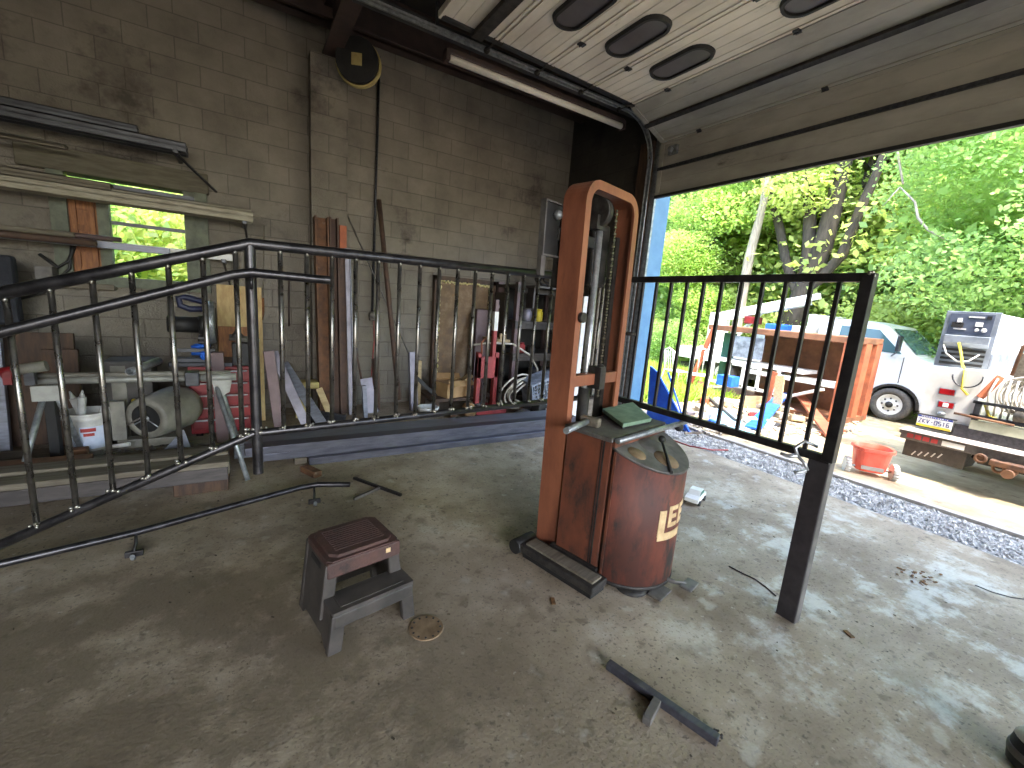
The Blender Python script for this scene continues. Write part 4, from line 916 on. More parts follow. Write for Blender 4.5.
# tall bits seen past the mast in the corner
one(MB().bx((3.98, 4.6, 0), (4.06, 4.66, 1.72), .003), 'white_plank', M_WHITEP, 'white plank standing in the corner, seen through the stacker mast', 'plank', (4.0, 4.6, 0))
one(MB().bx((3.90, 4.64, 0), (3.94, 4.68, 1.70), .003), 'grey_conduit', M_TOPGREY, 'thin grey conduit beside the white plank, seen through the mast', 'conduit', (3.92, 4.66, 0))
one(MB().bx((4.20, 4.55, 0), (4.32, 4.66, 1.85), .005), 'olive_timber', M_OLDW, 'dull olive timber standing behind the piston rod near the jamb', 'timber', (4.25, 4.6, 0))
one(MB().bx((3.20, 5.46, 1.02), (3.30, 5.5, 1.10)).bx((3.12, 5.4, .98), (3.34, 5.9, 1.02)), 'wall_shelf_bracket', M_PALEW, 'small pale ledge with tan block beside the corner rack', 'ledge', (3.22, 5.48, .98))
one(MB().bx((3.36, 5.56, .0), (3.375, 6.0, 1.7), .004), 'grey_sheet', M_STOOLG, 'narrow grey sheet standing between the foam-edged doorway and the shelf rack', 'sheet', (3.46, 5.75, 0))
wb = thing('white_box', 'small white box on the flat shelf plate behind the mast', 'box', (3.92, 5.2, 1.82))
one(MB().bx((3.5, 5.10, 1.79), (4.4, 5.34, 1.82), .003).bx((3.55, 5.2, 1.5), (3.6, 5.38, 1.79)).bx((4.3, 5.2, 1.5), (4.35, 5.38, 1.79)), 'shelf_plate', M_STOOLG, 'grey plate ledge fixed to the front of the corner shelf rack', 'ledge', (4, 5.2, 1.79))
MB().bx((3.86, 5.16, 1.82), (3.98, 5.28, 2.02), .004).build('box', M_WHITEP, wb)

# ------------------------------------------------------------------ the saw corner below the window
ch = thing('tool_cabinet', 'red drawered tool cabinet behind the fan heater', 'tool cabinet', (-.2, 5.25, 0))
MB().bx((-.46, 5.03, .05), (.06, 5.45, .72), .008).build('carcass', M_RED, ch)
for k in range(5):
    d_ = MB().bx((-.44, 5.0, .10+k*.122), (.04, 5.04, .205+k*.122), .006).build('drawer', M_RED, ch)
    MB().bx((-.42, 4.985, .185+k*.122), (.02, 5.002, .20+k*.122), .003).build('handle', M_GALV, d_)
for x in (-.4, 0): MB().tube((x, 5.1, 0), (x, 5.1, .05), .03, 10).build('foot', M_BLACK, ch)
sw = thing('chop_saw', 'dark metal-cutting chop saw with large grey blade guard on the red cabinet', 'chop saw', (-.35, 5.2, .72))
MB().bx((-.60, 5.02, .72), (-.10, 5.42, .76), .006).build('base', M_DARKCH, sw)
MB().bx((-.34, 5.15, .9), (-.26, 5.3, 1.16), .02).bx((-.38, 5.2, .76), (-.28, 5.36, 1.0), .02).build('arm', M_BLACK, sw)
MB().tube((-.60, 5.15, 1.11), (-.36, 5.15, 1.11), .075, 16).tube((-.36, 5.15, 1.11), (-.30, 5.15, 1.11), .09, 16).build('motor', M_BLACK, sw)
gd_ = MB().lathe((-.285, 5.12, 1.14), [(.06, 0), (.195, 0), (.205, .012), (.205, .05), (.19, .06), (.0, .062)], 28, (1, 0, 0)).build('blade_guard', M_GALV, sw)
MB().disc((-.22, 5.12, 1.12), (1, 0, 0), .165, .004, 28).build('blade', M_BLACK, sw)
b = MB().path([(-.29, 5.1, 1.33), (-.45, 5.1, 1.37), (-.50, 5.1, 1.36), (-.49, 5.1, 1.29), (-.42, 5.1, 1.26), (-.29, 5.1, 1.27)], .028, 8); b.build('handle', mat('dark_blue_grip', rgb(34, 38, 66), None, .5), sw)
b = MB()
for z in (.86, .96, 1.0): b.bx((-.37, 5.1, z-.02), (-.27, 5.14, z-.005))
b.build('spring_fins', M_DARKCH, sw)
MB().bx((-.55, 5.04, .76), (-.25, 5.12, .80), .004).bx((-.55, 5.04, .86), (-.24, 5.07, .89)).build('vice_fence', M_DARKCH, sw)
MB().sph((-.36, 5.02, .92), .035, 8, (1.6, .8, .7)).tube((-.42, 5.0, .915), (-.27, 5.0, .93), .014, 8).build('blue_grip', M_BLUE, sw)
MB().sph((-.33, 5.02, .83), .03, 8, (1, .8, 1.5)).tube((-.42, 5.0, .85), (-.27, 5.0, .85), .014, 8).build('blue_clamp', M_BLUE, sw)
stick('box_tube', (-.20, 4.88, 0), (-.215, 4.90, .88), .10, .08, M_PURPLE, 'short thick maroon-grey box tube standing before the red cabinet', 'steel tube')
stick('plywood_sheet', (-.03, 5.55, 0), (-.02, 6.02, 1.50), .44, .02, M_PLY, 'pale plywood sheet leaning on the wall behind the saw', 'plywood sheet')
stick('plywood_sheet', (-.04, 5.52, .0), (-.04, 5.66, 1.06), .38, .03, M_OCHREW, 'orange-brown board standing in front of the pale plywood sheet', 'board')
vs_ = thing('wire_grinder', 'small grey wire-cup grinder lying on the red cabinet before the plywood', 'grinder', (-.03, 5.15, .72))
MB().tube((-.12, 5.12, 1.0), (.06, 5.12, .98), .032, 10).build('body', M_TOPGREY, vs_)
MB().lathe((-.05, 5.12, 1.0), [(.07, 0), (.03, .05), (.012, .1), (.01, .18)], 10).build('cup', M_STOOLG, vs_)
MB().tube((.06, 5.12, .98), (.14, 5.12, .97), .016, 8).build('spindle', M_CHROME, vs_)
MB().bx((-.1, 5.06, .72), (.08, 5.2, .95), .01).build('stand', M_BLACK, vs_)
stick('box_tube', (.30, 4.92, 0), (.215, 5.02, .88), .10, .06, M_PURPLE, 'tall maroon-primed channel leaning beside the rail post', 'steel channel')
stick('flat_bar', (.58, 4.72, 0), (.26, 5.08, .86), .09, .015, M_LILAC, 'pale lilac flat bar leaning towards the maroon channel', 'flat bar')
stick('flat_bar', (.76, 4.60, 0), (.36, 5.2, .72), .10, .015, M_GREYTUBE, 'grey flat bar leaning lower than the lilac one', 'flat bar')
stick('scrap_plate', (.62, 5.2, .06), (.95, 5.0, .02), .26, .05, M_DARKCH, 'dark steel plate lying among the offcuts by the rusted beam', 'plate')
stick('wood_offcut', (.86, 5.05, .0), (.72, 5.25, .42), .07, .03, M_PALEW, 'pale short wood batten leaning among the steel offcuts', 'batten')
yb = thing('yellow_stand', 'dull yellow pedestal stand behind the leaning flat bars', 'stand', (.58, 5.6, 0))
MB().bx((.44, 5.5, .36), (.76, 5.72, .44), .02).build('top', M_DULLY, yb); MB().prism([(-.1, 0), (-.06, .36), (.06, .36), (.1, 0)], (.6, 5.55, 0), (1, 0, 0), (0, 0, 1), (0, 1, 0), .12).build('pedestal', M_DULLY, yb)
# fan heater drum
fh = thing('drum_fan', 'beige round drum fan lying on its square stand under the saw', 'fan', (-.7, 4.7, 0))
c0, c1 = Vector((-.72, 4.55, .36)), Vector((-.48, 4.95, .38)); axd = (c1-c0).normalized()
MB().lathe(c0, [(.115, .03), (.12, 0), (.165, .0), (.178, .02), (.20, .36), (.17, .45), (.08, .47), (0, .47)], 28, axd).build('drum', M_BEIGE, fh)
MB().lathe(c0+axd*.004, [(.118, 0), (.118, .012), (0, .012)], 24, axd).build('inlet', M_BLACK, fh)
Mf = MB().frame(c0, c0+axd); b = MB().sph(c0+axd*.01, .03, 8)
for a in (90, 215, 330): b.tube(c0+axd*.01, c0+axd*.012+Mf @ Vector((.13*math.cos(R_(a)), .13*math.sin(R_(a)), -.005)), .008, 6)
b.build('spider', M_GALV, fh)
MB().bx((-.92, 4.60, .03), (-.52, 4.72, .17), .005).bx((-.95, 4.62, .17), (-.86, 4.70, .5)).bx((-.95, 4.6, 0), (-.5, 5.0, .05), .01).build('stand', M_BEIGE, fh)
one(MB().path([at(100, 415, 'y', 4.75), at(108, 425, 'y', 4.72), at(122, 428, 'y', 4.7), at(140, 418, 'y', 4.52)], .008, 6), 'fan_cable', M_TOPGREY, 'grey cable looping from the drum fan past the bucket', 'cable', at(122, 428, 'y', 4.7))
ps2 = thing('grey_cabinet', 'dull grey upright cabinet panel between bucket and drum fan', 'cabinet', (-.9, 5.1, 0))
MB().bx((-1.05, 5.0, 0), (-.72, 5.3, .78), .008).build('body', M_STOOLG, ps2); MB().sph((-.86, 4.99, .42), .02, 8).build('latch', M_YELLOW, ps2)
MB().bx((-1.0, 4.985, .05), (-.9, 5.0, .74)).build('door_strip', M_BEIGE, ps2)
# white bucket with tubes
bu = thing('bucket', 'white plastic bucket with red-and-blue label holding caulk tubes', 'bucket', (-1.1, 4.62, .11))
cB = Vector((-1.10, 4.66, .10))
MB().lathe(cB, [(.125, 0), (.132, .01), (.146, .27), (.152, .275), (.152, .29), (.147, .295), (.147, .31), (.154, .315), (.154, .33), (.142, .33), (.128, .02), (0, .02)], 26).build('pail', M_WHITEP, bu)
def arcpatch(c, r0, r1, z0, z1, a0, a1, n=10):
    vs = []; b = MB()
    for j in range(n+1):
        a = R_(a0+(a1-a0)*j/n)
        for z, r in ((z0, r0), (z1, r1)): vs.append(c+Vector((r*math.cos(a), r*math.sin(a), z)))
        for z, r in ((z0, r0), (z1, r1)): vs.append(c+Vector(((r-.004)*math.cos(a), (r-.004)*math.sin(a), z)))
    fs = []
    for j in range(n):
        q = 4*j; fs += [(q, q+4, q+5, q+1), (q+2, q+3, q+7, q+6), (q+1, q+5, q+7, q+3), (q, q+2, q+6, q+4)]
    return b.add(vs, fs+[(0, 1, 3, 2), (4*n, 4*n+2, 4*n+3, 4*n+1)])
lab_ = arcpatch(cB, .136, .1455, .04, .225, 262, 335).build('label', mat('label_blue_white', rgb(206, 214, 232), rgb(186, 198, 222), .5, scale=10), bu)
arcpatch(cB, .137, .1425, .03, .14, 205, 255).build('label_grey', M_MOTTLE, bu)
arcpatch(cB, .1445, .1467, .185, .215, 264, 300).build('red_print', M_REDD, lab_)
arcpatch(cB, .1432, .1446, .15, .175, 270, 296).build('red_print', M_REDD, lab_)
for (dx, dy, ang_, ln, m_, lb) in ((-.05, -.04, .10, .42, M_WHITEP, 'white caulk tube standing in the bucket, nearer to the camera'), (.035, .02, -.28, .40, M_WHITEP, 'longer white caulk tube leaning in the bucket'), (.085, .0, .0, .26, M_WHITEP, 'white bottle with rounded cap in the bucket')):
    p0 = cB+Vector((dx, dy, .03)); p1 = p0+Vector((math.sin(ang_)*ln, 0, ln))
    t_ = thing('caulk_tube', lb, 'tube', p0); MB().tube(p0, p1, .026, 12).build('barrel', m_, t_); MB().tube(p1, p1+(p1-p0).normalized()*.06, .02, 8, r2=.004).build('nozzle', m_, t_)
# raised deck the clutter stands on, panels leaning at the left
o = one(MB().bx((-3.2, 4.35, 0), (-.28, 4.56, .10), .005), 'floor_plank', M_OLDW, 'weathered plank on the floor under the bucket and tools', 'plank', (-1.5, 4.45, 0))
one(MB().bx((-3.2, 4.57, 0), (-.28, 4.80, .10), .005), 'floor_plank', M_OLDW, 'second weathered plank behind the one under the tools', 'plank', (-1.5, 4.7, 0))
one(MB().bx((-1.295, 4.50, .10), (-1.235, 4.58, .66), .003), 'black_post', M_BLACK, 'black square post standing beside the white bucket', 'post', (-1.26, 4.54, .1))
one(MB().box((-1.56, 5.25, .50), (.56, .05, .98), (-.1, 0, 0), .004), 'brown_door_panel', M_DARKW, 'dark brown timber panel leaning under the window, behind the roller stand', 'panel', (-1.5, 5.2, 0))
one(MB().box((-1.75, 5.1, .52), (.16, .05, 1.05), (-.1, 0, 0), .004), 'grey_metal_strip', M_GREYTUBE, 'grey metal strip leaning at the frame edge beside the brown panel', 'strip', (-1.75, 5.1, 0))
one(MB().box((-1.31, 5.0, .44), (.22, .04, .88), (-.08, 0, 0), .004), 'brown_board', M_DARKW, 'narrower brown board leaning behind the bucket', 'board', (-1.31, 5.0, 0))
cf = thing('seat_back', 'dark navy seat back under the pipes at the wall', 'seat', (-1.85, 5.6, 1.05))
MB().bx((-2.2, 5.55, 1.02), (-1.68, 5.68, 1.62), .03).build('pad', mat('navy_cloth', rgb(26, 28, 36), rgb(38, 40, 48), .8, scale=10), cf)
MB().bx((-2.15, 5.6, 0), (-2.1, 5.66, 1.05)).bx((-1.78, 5.6, 0), (-1.73, 5.66, 1.05)).build('leg', M_BLACK, cf)
one(MB().bx((-1.62, 5.8, 1.42), (-1.5, 5.98, 1.55), .006), 'grey_tin', M_TOPGREY, 'small grey tin on the ledge board below the pipes', 'tin', (-1.56, 5.9, 1.42))
one(MB().path([(-1.62, 5.98, 1.66), (-1.5, 5.96, 1.55), (-1.42, 5.97, 1.62), (-1.36, 5.99, 1.8)], .016, 6), 'dark_hook', M_BLACK, 'dark bent hook hanging beside the window frame', 'hook', (-1.5, 5.97, 1.5))
one(MB().path([(-1.38, 5.98, 1.85), (-1.42, 5.97, 1.55), (-1.62, 5.96, 1.3), (-1.8, 5.96, 1.22)], .012, 6), 'dark_cable', M_BLACK, 'dark cable looping down from the window frame over the wall', 'cable', (-1.6, 5.96, 1.22))
# small things on the planks
def cyl(px, py, y, p2, r, m, label, name, cat):
    a_, b_ = at(px, py, 'y', y), at(p2[0], p2[1], 'y', y-.02); a_.z = max(a_.z, .1+r); b_.z = max(b_.z, .1+r)
    return one(MB().tube(a_, b_, r, 12, hollow=.8), name, m, label, cat, a_-Vector((0, 0, r)))
cyl(88, 456, 4.45, (103, 452), .024, M_BEIGE, 'beige caulk tube lying at the foot of the bucket', 'caulk_tube', 'tube')
cyl(110, 447, 4.46, (130, 444), .017, M_WHITEP, 'white plastic pipe piece lying between bucket and drum fan', 'pipe_offcut', 'pipe')
cyl(115, 455, 4.40, (127, 459), .012, M_YELLOW, 'yellow-handled chisel lying on the plank', 'chisel', 'chisel')
one(MB().bx((-1.16, 4.38, .10), (-1.06, 4.46, .19), .004), 'brown_block', M_RUST, 'small rusty brown block in front of the bucket', 'block', (-1.1, 4.42, .1))
b = MB()
for k in range(60): b.box((random.uniform(-1.0, -.3), random.uniform(4.37, 4.6), .104), (random.uniform(.02, .07), random.uniform(.01, .02), .008), (0, 0, random.uniform(0, 3)))
one(b, 'bench_scraps', M_TOPGREY, 'litter of small grey metal scraps and tools on the planks', 'scraps', (-.6, 4.5, .1))['kind'] = 'stuff'
one(MB().prism([(0, 0), (.22, 0), (.17, .2)], (-.62, 4.36, .10), (1, 0, 0), (0, 0, 1), (0, 1, 0), .012), 'gusset_plate', M_GREYTUBE, 'triangular grey gusset plate standing on the planks', 'gusset', (-.5, 4.36, .1))
# roller stand / saw horse with its long white rail
rs = thing('roller_stand', 'long pale roller rail on splayed blue-grey legs in front of the tools', 'roller stand', (-.6, 4.2, 0))
MB().tube((-1.24, 4.2, .765), (-.30, 4.2, .765), .024, 12).tube((-.30, 4.2, .765), (-.06, 4.2, .77), .032, 12).build('rail', M_PIPEG, rs)
MB().tube((-1.24, 4.22, .80), (-.1, 4.22, .80), .02, 10).build('rear_rail', M_BEIGE, rs)
MB().bx((-1.25, 4.15, .63), (-1.10, 4.19, .74), .004).build('leg_plate', M_PIPEG, rs)
MB().prism([(-.07, 0), (.07, 0), (.05, -.1), (0, -.13), (-.05, -.1)], (-.16, 4.16, .75), (1, 0, 0), (0, 0, 1), (0, 1, 0), .02).build('leg_plate', M_PIPEG, rs)
for p_, q_ in (((-1.19, 4.2, .70), (-1.33, 3.95, 0)), ((-1.15, 4.22, .70), (-1.12, 4.55, .1)), ((-.20, 4.18, .70), (-.005, 3.80, 0)), ((-.18, 4.22, .70), (-.05, 4.6, 0))):
    MB().tube(p_, q_, .019, 10).build('leg', mat('blue_steel_leg', rgb(112, 128, 156), rgb(92, 106, 132), .35, .6, scale=8) if False else M_GALV, rs)
MB().tube((-1.30, 4.10, .86), (-1.14, 4.10, .89), .036, 14).build('roller', M_BEIGE, rs)
MB().tube((-1.35, 4.10, .84), (-1.295, 4.10, .85), .04, 14).bx((-1.34, 4.06, .77), (-1.3, 4.14, .85)).build('red_end', M_RED, rs)
MB().bx((-1.25, 4.08, .76), (-1.2, 4.12, .86)).build('riser', M_DARKCH, rs)
MB().bx((-.40, 4.14, .71), (-.31, 4.26, .82), .006).build('slide_block', M_DARKCH, rs)
o = one(MB().tube((-.72, 4.12, .835), (-.60, 4.5, .86), .030, 12, hollow=.75), 'grey_pipe_offcut', M_GALV, 'open-ended grey pipe lying across the pale roller rail', 'pipe', (-.72, 4.12, .8))
# ------------------------------------------------------------------ stacked tubes and lumber on the floor
def tubebar(x0, x1, yc, z, w, h, m, label, dy=0, name='steel_tube'):
    t = thing(name, label, 'steel tube', (x0, yc, z))
    MB().bar((x0, yc, z+h/2), (x1, yc+dy, z+h/2), w, h, bev=.004).build('tube', m, t)
    MB().bar((x0-.001, yc, z+h/2), (x0+.0, yc, z+h/2), w-.016, h-.016).build('open_end', M_BLACK, t)
for x in (.35, 1.6, 2.7):
    one(MB().bx((x, 4.02, 0), (x+.1, 4.5, .055), .003), 'timber_skid', M_OLDW, {.35: 'timber skid under the free end of the grey tube stack', 1.6: 'timber skid under the middle of the grey tube stack', 2.7: 'timber skid under the grey tube stack behind the stacker'}[x], 'skid', (x, 4.2, 0))
tubebar(.46, 3.62, 3.99, .0, .06, .064, M_STACK, 'lowest and nearest grey tube of the stack lying on the concrete', .03)
tubebar(.10, 3.6, 4.09, .056, .12, .068, M_STACK, 'second grey tube of the stack, resting on the skids', .03)
tubebar(-.02, 3.6, 4.09, .125, .14, .066, M_STACK, 'topmost grey tube along the front of the stack', .03)
tubebar(-.1, 3.6, 4.25, .056, .15, .13, M_GREYTUBE, 'grey tube behind the front ones of the floor stack', .02)
tubebar(-.1, 3.6, 4.41, .056, .14, .12, M_GREYTUBE, 'rearmost grey tube of the floor stack', .02)
def beam(x0, x1, y0, y1, z, h, m, label, dy=0):
    return one(MB().bar((x0, (y0+y1)/2+dy, z+h/2), (x1, (y0+y1)/2, z+h/2), y1-y0, h, bev=.006), 'lumber_length', m, label, 'lumber', (x1, y0, z))
one(MB().bx((-.46, 3.66, 0), (-.13, 3.95, .10), .006), 'timber_block', M_DARKW, 'dark timber block propping the end of the lumber pile', 'block', (-.3, 3.8, 0))
one(MB().bx((-2.4, 3.66, 0), (-2.1, 3.95, .10), .006), 'timber_block', M_DARKW, 'dark timber block under the far end of the lumber pile', 'block', (-2.25, 3.8, 0))
beam(-3.2, -.13, 3.62, 3.72, .10, .10, M_PILE, 'dark grey beam at the front of the lumber pile')
beam(-3.2, -.12, 3.73, 3.86, .10, .10, M_OLDW, 'lower weathered beam behind the grey front beam')
beam(-3.2, -.12, 3.62, 3.78, .201, .04, M_OLDW, 'pale grey flat length lying on the front beam of the pile')
beam(-3.2, -.13, 3.80, 3.95, .201, .055, M_OLDW, 'upper weathered beam at the back of the lumber pile')
beam(-1.9, -.95, 3.96, 4.08, .0, .25, M_RUST, 'short brown board edge behind the lumber pile')
beam(-3.2, -.2, 4.10, 4.3, .0, .16, M_OLDW, 'weathered plank between lumber pile and tool clutter')
# ------------------------------------------------------------------ the yard
b = MB(); xs_ = [5.42, 8, 11, 14, 20, 34, 70]; ys_ = [-40, -20, -8, 0, 4, 8, 16, 28, 60]
vs = [(x, y, ground_z(min(x, 14))) for x in xs_ for y in ys_]; ny = len(ys_)
fs = [(i*ny+j, (i+1)*ny+j, (i+1)*ny+j+1, i*ny+j+1) for i in range(len(xs_)-1) for j in range(ny-1)]
struct(MB().add(vs, fs), 'ground', M_SAND)
struct(MB().bx((XW, -40, -.3), (5.36, 4.19, -.012)).bx((XW+.25, 4.19, -.3), (5.36, 40, -.012)), 'ground', M_GRAVEL)
struct(MB().bx((5.35, -40, -.3), (5.44, 40, .012), .004).bx((5.33, -40, -.3), (5.352, 40, .018)), 'kerb', M_KERB)
struct(MB().bx((-12, YB+.2, -.6), (XW+.25, 40, -.3)).bx((-12, 6.3, -.6), (4.9, 40, -.3)), 'ground', M_GRASS)
n = 2600; b = MB()
for k in range(n):
    x, y = random.uniform(4.7, 5.30), random.uniform(-.3, 4.0); r = random.uniform(.008, .022)
    rx, ry, rz = random.uniform(.7, 1.4), random.uniform(.7, 1.3), random.uniform(.5, .9)
    c = Vector((x, y, -.008)); a0 = random.uniform(0, 3)
    q = [c+Vector((r*rx*math.cos(a0+1.57*j), r*ry*math.sin(a0+1.57*j), 0)) for j in range(4)]+[c+Vector((random.uniform(-.3, .3)*r, random.uniform(-.3, .3)*r, r*rz*1.3))]
    b.add(q, [(0, 1, 4), (1, 2, 4), (2, 3, 4), (3, 0, 4)])
tag(b.build('gravel', mat('gravel_stones', rgb(190, 189, 184), rgb(122, 121, 118), .9, scale=9, lo=.42, hi=.58), fix=False), 'loose grey gravel stones along the doorway threshold', 'gravel', kind='stuff')
# grass to the left of the yard
def blades(n, x0, x1, y0, y1, h0, h1, seed):
    g = np.random.default_rng(seed); x = g.uniform(x0, x1, n); y = g.uniform(y0, y1, n); z = -.053*(np.minimum(x, 14)-5.42)
    h = g.uniform(h0, h1, n); a = g.uniform(0, 6.28, n); w_ = g.uniform(.012, .035, n); l = g.uniform(-.25, .25, (n, 2))
    A_ = np.stack([x-w_*np.cos(a), y-w_*np.sin(a), z], 1); B_ = np.stack([x+w_*np.cos(a), y+w_*np.sin(a), z], 1); C_ = np.stack([x+l[:, 0], y+l[:, 1], z+h], 1)
    v = np.stack([A_, B_, C_], 1).reshape(-1, 3); return v, [(3*i, 3*i+1, 3*i+2) for i in range(n)]
v, f = blades(26000, 9.0, 15.5, 7.2, 15.5, .1, .45, 3)
tag(MB().add(v, f).build('grass', M_BLADE, fix=False), 'bright tall grass beyond the scrap heap at the blue jamb', 'grass', kind='stuff')
v, f = blades(9000, 6.2, 9.2, 5.2, 9.5, .06, .3, 4)
tag(MB().add(v, f).build('grass', M_BLADE, fix=False), 'thin bright grass along the wall outside the doorway', 'grass', kind='stuff')

# ------------------------------------------------------------------ woods
def leaf_cloud(n, blobs, size, seed):
    g = np.random.default_rng(seed); bl = np.array(blobs); wgt = bl[:, 3]**2; wgt /= wgt.sum()
    k = g.choice(len(bl), n, p=wgt); d = g.normal(size=(n, 3)); d /= np.linalg.norm(d, axis=1)[:, None]
    rad = bl[k, 3]*(g.uniform(0, 1, n)**.33)
    c = bl[k, :3]+d*rad[:, None]*np.array([1, 1, .62])
    # leaves hang in sprays: snap part of them to twig centres
    tw = c[g.integers(0, n, n//14)]; i = g.integers(0, len(tw), n); m = g.uniform(size=n) < .75
    c[m] = tw[i[m]]+g.normal(size=(m.sum(), 3))*np.array([.22, .22, .08])
    s = g.uniform(.6, 1.25, n)*size; nrm = g.normal(size=(n, 3))+np.array([0, 0, 1.1]); nrm /= np.linalg.norm(nrm, axis=1)[:, None]
    t = np.cross(nrm, g.normal(size=(n, 3))); t /= np.linalg.norm(t, axis=1)[:, None]; u = np.cross(nrm, t)
    p = [c-t*s[:, None]*.5, c+u*s[:, None]*.33+t*s[:, None]*.05, c+t*s[:, None]*.55, c-u*s[:, None]*.33+t*s[:, None]*.05]
    v = np.stack(p, 1).reshape(-1, 3); me = bpy.data.meshes.new('crown')
    me.vertices.add(len(v)); me.vertices.foreach_set('co', v.ravel().astype(np.float32))
    me.loops.add(4*n); me.loops.foreach_set('vertex_index', np.arange(4*n, dtype=np.int32))
    me.polygons.add(n); me.polygons.foreach_set('loop_start', np.arange(0, 4*n, 4, dtype=np.int32)); me.polygons.foreach_set('loop_total', np.full(n, 4, np.int32))
    me.update(calc_edges=True); return me
def blobs(n, rx, rz, z0, z1, seed):
    g = random.Random(seed); o = []
    for _ in range(n):
        z = g.uniform(z0, z1); k = 1-.45*abs((z-(z0+z1)/2)/((z1-z0)/2))
        a = g.uniform(0, 6.28); r = rx*k*math.sqrt(g.random()); o.append((r*math.cos(a), r*math.sin(a), z, g.uniform(.7, 1.25)*rz))
    return o
CR = [leaf_cloud(40000, blobs(20, 2.5, 1.25, 2.0, 9.0, 1), .13, 1), leaf_cloud(44000, blobs(24, 2.9, 1.2, 1.2, 8.2, 2), .12, 2), leaf_cloud(34000, blobs(16, 2.2, 1.2, 3.0, 10.5, 3), .135, 3)]
for me, m_ in zip(CR, (M_LEAF[0], M_LEAF[1], M_LEAF[2])): me.materials.append(m_)
BU = [leaf_cloud(14000, blobs(12, 1.3, .75, .3, 2.1, 5), .095, 5), leaf_cloud(13000, blobs(10, 1.2, .7, .3, 1.9, 6), .09, 6)]
BU[0].materials.append(M_LEAF[1]); BU[1].materials.append(M_LEAF[2])
def trunk_mesh(seed, h=9):
    g = random.Random(seed); b = MB(); pts = [Vector((0, 0, -.3))]; 
    for k in range(6): pts.append(Vector((g.uniform(-.18, .18)*k*.6, g.uniform(-.18, .18)*k*.6, h*(k+1)/6.5)))
    b.path(pts, [.2, .17, .15, .12, .09, .06, .03], 8)
    for k in range(7):
        p = pts[2+k % 4]; a = g.uniform(0, 6.28); q = p+Vector((math.cos(a)*1.5, math.sin(a)*1.5, g.uniform(.5, 1.3))); b.path([p, (p+q)/2+Vector((0, 0, -.12)), q], [.06, .04, .015], 6)
    return b.build('trunk', M_BARK, None).data
TM = [trunk_mesh(s) for s in (1, 2, 3)]
for o in [o for o in COL.objects if o.name.startswith('trunk')]: bpy.data.objects.remove(o)
def tree(kind, x, y, s, rz, label, group=None, name='tree'):
    z = ground_z(min(x, 14)) if x > 5 else -.3
    t = thing(name, label, 'tree', (x, y, z), rz, group); t.scale = (s, s, s); WM[t] = Matrix.Translation((x, y, z)) @ Matrix.Rotation(rz, 4, 'Z') @ Matrix.Scale(s, 4)
    c = bpy.data.objects.new('crown', CR[kind]); COL.objects.link(c); c.parent = t
    k = bpy.data.objects.new('trunk', TM[kind]); COL.objects.link(k); k.parent = t
    return t
def bush(kind, x, y, s, rz, label, group=None):
    z = ground_z(min(x, 14)) if x > 5 else -.3
    o = bpy.data.objects.new('bush', BU[kind]); COL.objects.link(o); o.location = (x, y, z); o.rotation_euler = (0, 0, rz); o.scale = (s, s, s*1.0)
    return tag(o, label, 'bush', group)
WG = 'trees of the woods beyond the yard'
WL = 'leafy green tree in the dense woods beyond the yard'
g = random.Random(5); k = 0
for (x0, ys0, st_) in ((17.5, (-9, 24), 3.1), (21.5, (-12, 30), 3.4), (26, (-14, 36), 3.8), (32, (-16, 44), 4.6)):
    y = ys0[0]
    while y < ys0[1]:
        tree(k % 3, x0+g.uniform(-1, 1), y+g.uniform(-.6, .6), g.uniform(.9, 1.25)*(1+(x0-17)/28), g.uniform(0, 6.28), WL, WG); k += 1; y += st_*g.uniform(.85, 1.15)
BG = 'bushes of the undergrowth beyond the yard'; y = -7
while y < 20:
    bush(k % 2, 15.6+g.uniform(-.7, .7), y, g.uniform(.9, 1.4), g.uniform(0, 6.28), 'low leafy bush in the undergrowth at the edge of the woods', BG); k += 1; y += g.uniform(1.4, 2.0)
y = -8
while y < 24:
    bush(k % 2, 18.8+g.uniform(-.8, .8), y, g.uniform(2.2, 3.0), g.uniform(0, 6.28), 'tall leafy thicket between the trunks of the woods', 'thickets between the trees of the woods'); k += 1; y += g.uniform(2.0, 2.6)
near_tree = tree(1, 13.2, 1.6, .95, 1.0, 'broad bright-leaved tree overhanging the white trucks')
tree(2, 14.2, -2.4, .95, 2.4, 'bright tree beyond the welder truck, cut off by the frame')
tree(0, 15.2, 10.6, .8, .3, 'bright green tree next to the blue door jamb')
for i, (x, y, s) in enumerate(((12.6, 9.8, .75), (13.6, 12.2, .9), (14.3, 4.4, .95))):
    bush(i % 2, x, y, s, i*1.3, ('small bush at the edge of the tall grass', 'larger bush behind the tall grass near the blue jamb', 'leafy bush behind the cab of the white wrecker')[i])
# big old multi-stemmed tree and the dead pale trunk
bt = thing('old_tree', 'large old tree with several thick dark stems rising behind the rusty frame', 'tree', (15, 7.4, -.45))
X_ = 15.0
base = at(800, 300, 'x', X_); root = Vector((X_, base.y+.3, -.6))
for (p, r) in ((((786, 262), (779, 225), (770, 196), (758, 160)), .13), (((809, 250), (810, 210), (808, 178), (806, 120)), .17), (((822, 250), (834, 205), (842, 172), (856, 120)), .24), (((842, 255), (862, 205), (876, 175), (896, 120)), .13)):
    pts = [root, base]+[at(a, c, 'x', X_) for a, c in p]
    MB().path(pts, [r*1.5, r*1.3, r*1.1, r, r*.85, r*.6], 12).build('stem', M_BARK, bt)
cr2 = bpy.data.objects.new('crown', leaf_cloud(24000, [(X_+random.uniform(-1.5, 2.5)-15, base.y+random.uniform(-4, 4)-7.4, random.uniform(5.5, 10), random.uniform(.9, 1.5)) for _ in range(16)], .13, 9)); cr2.data.materials.append(M_LEAF[0]); COL.objects.link(cr2); cr2.parent = bt
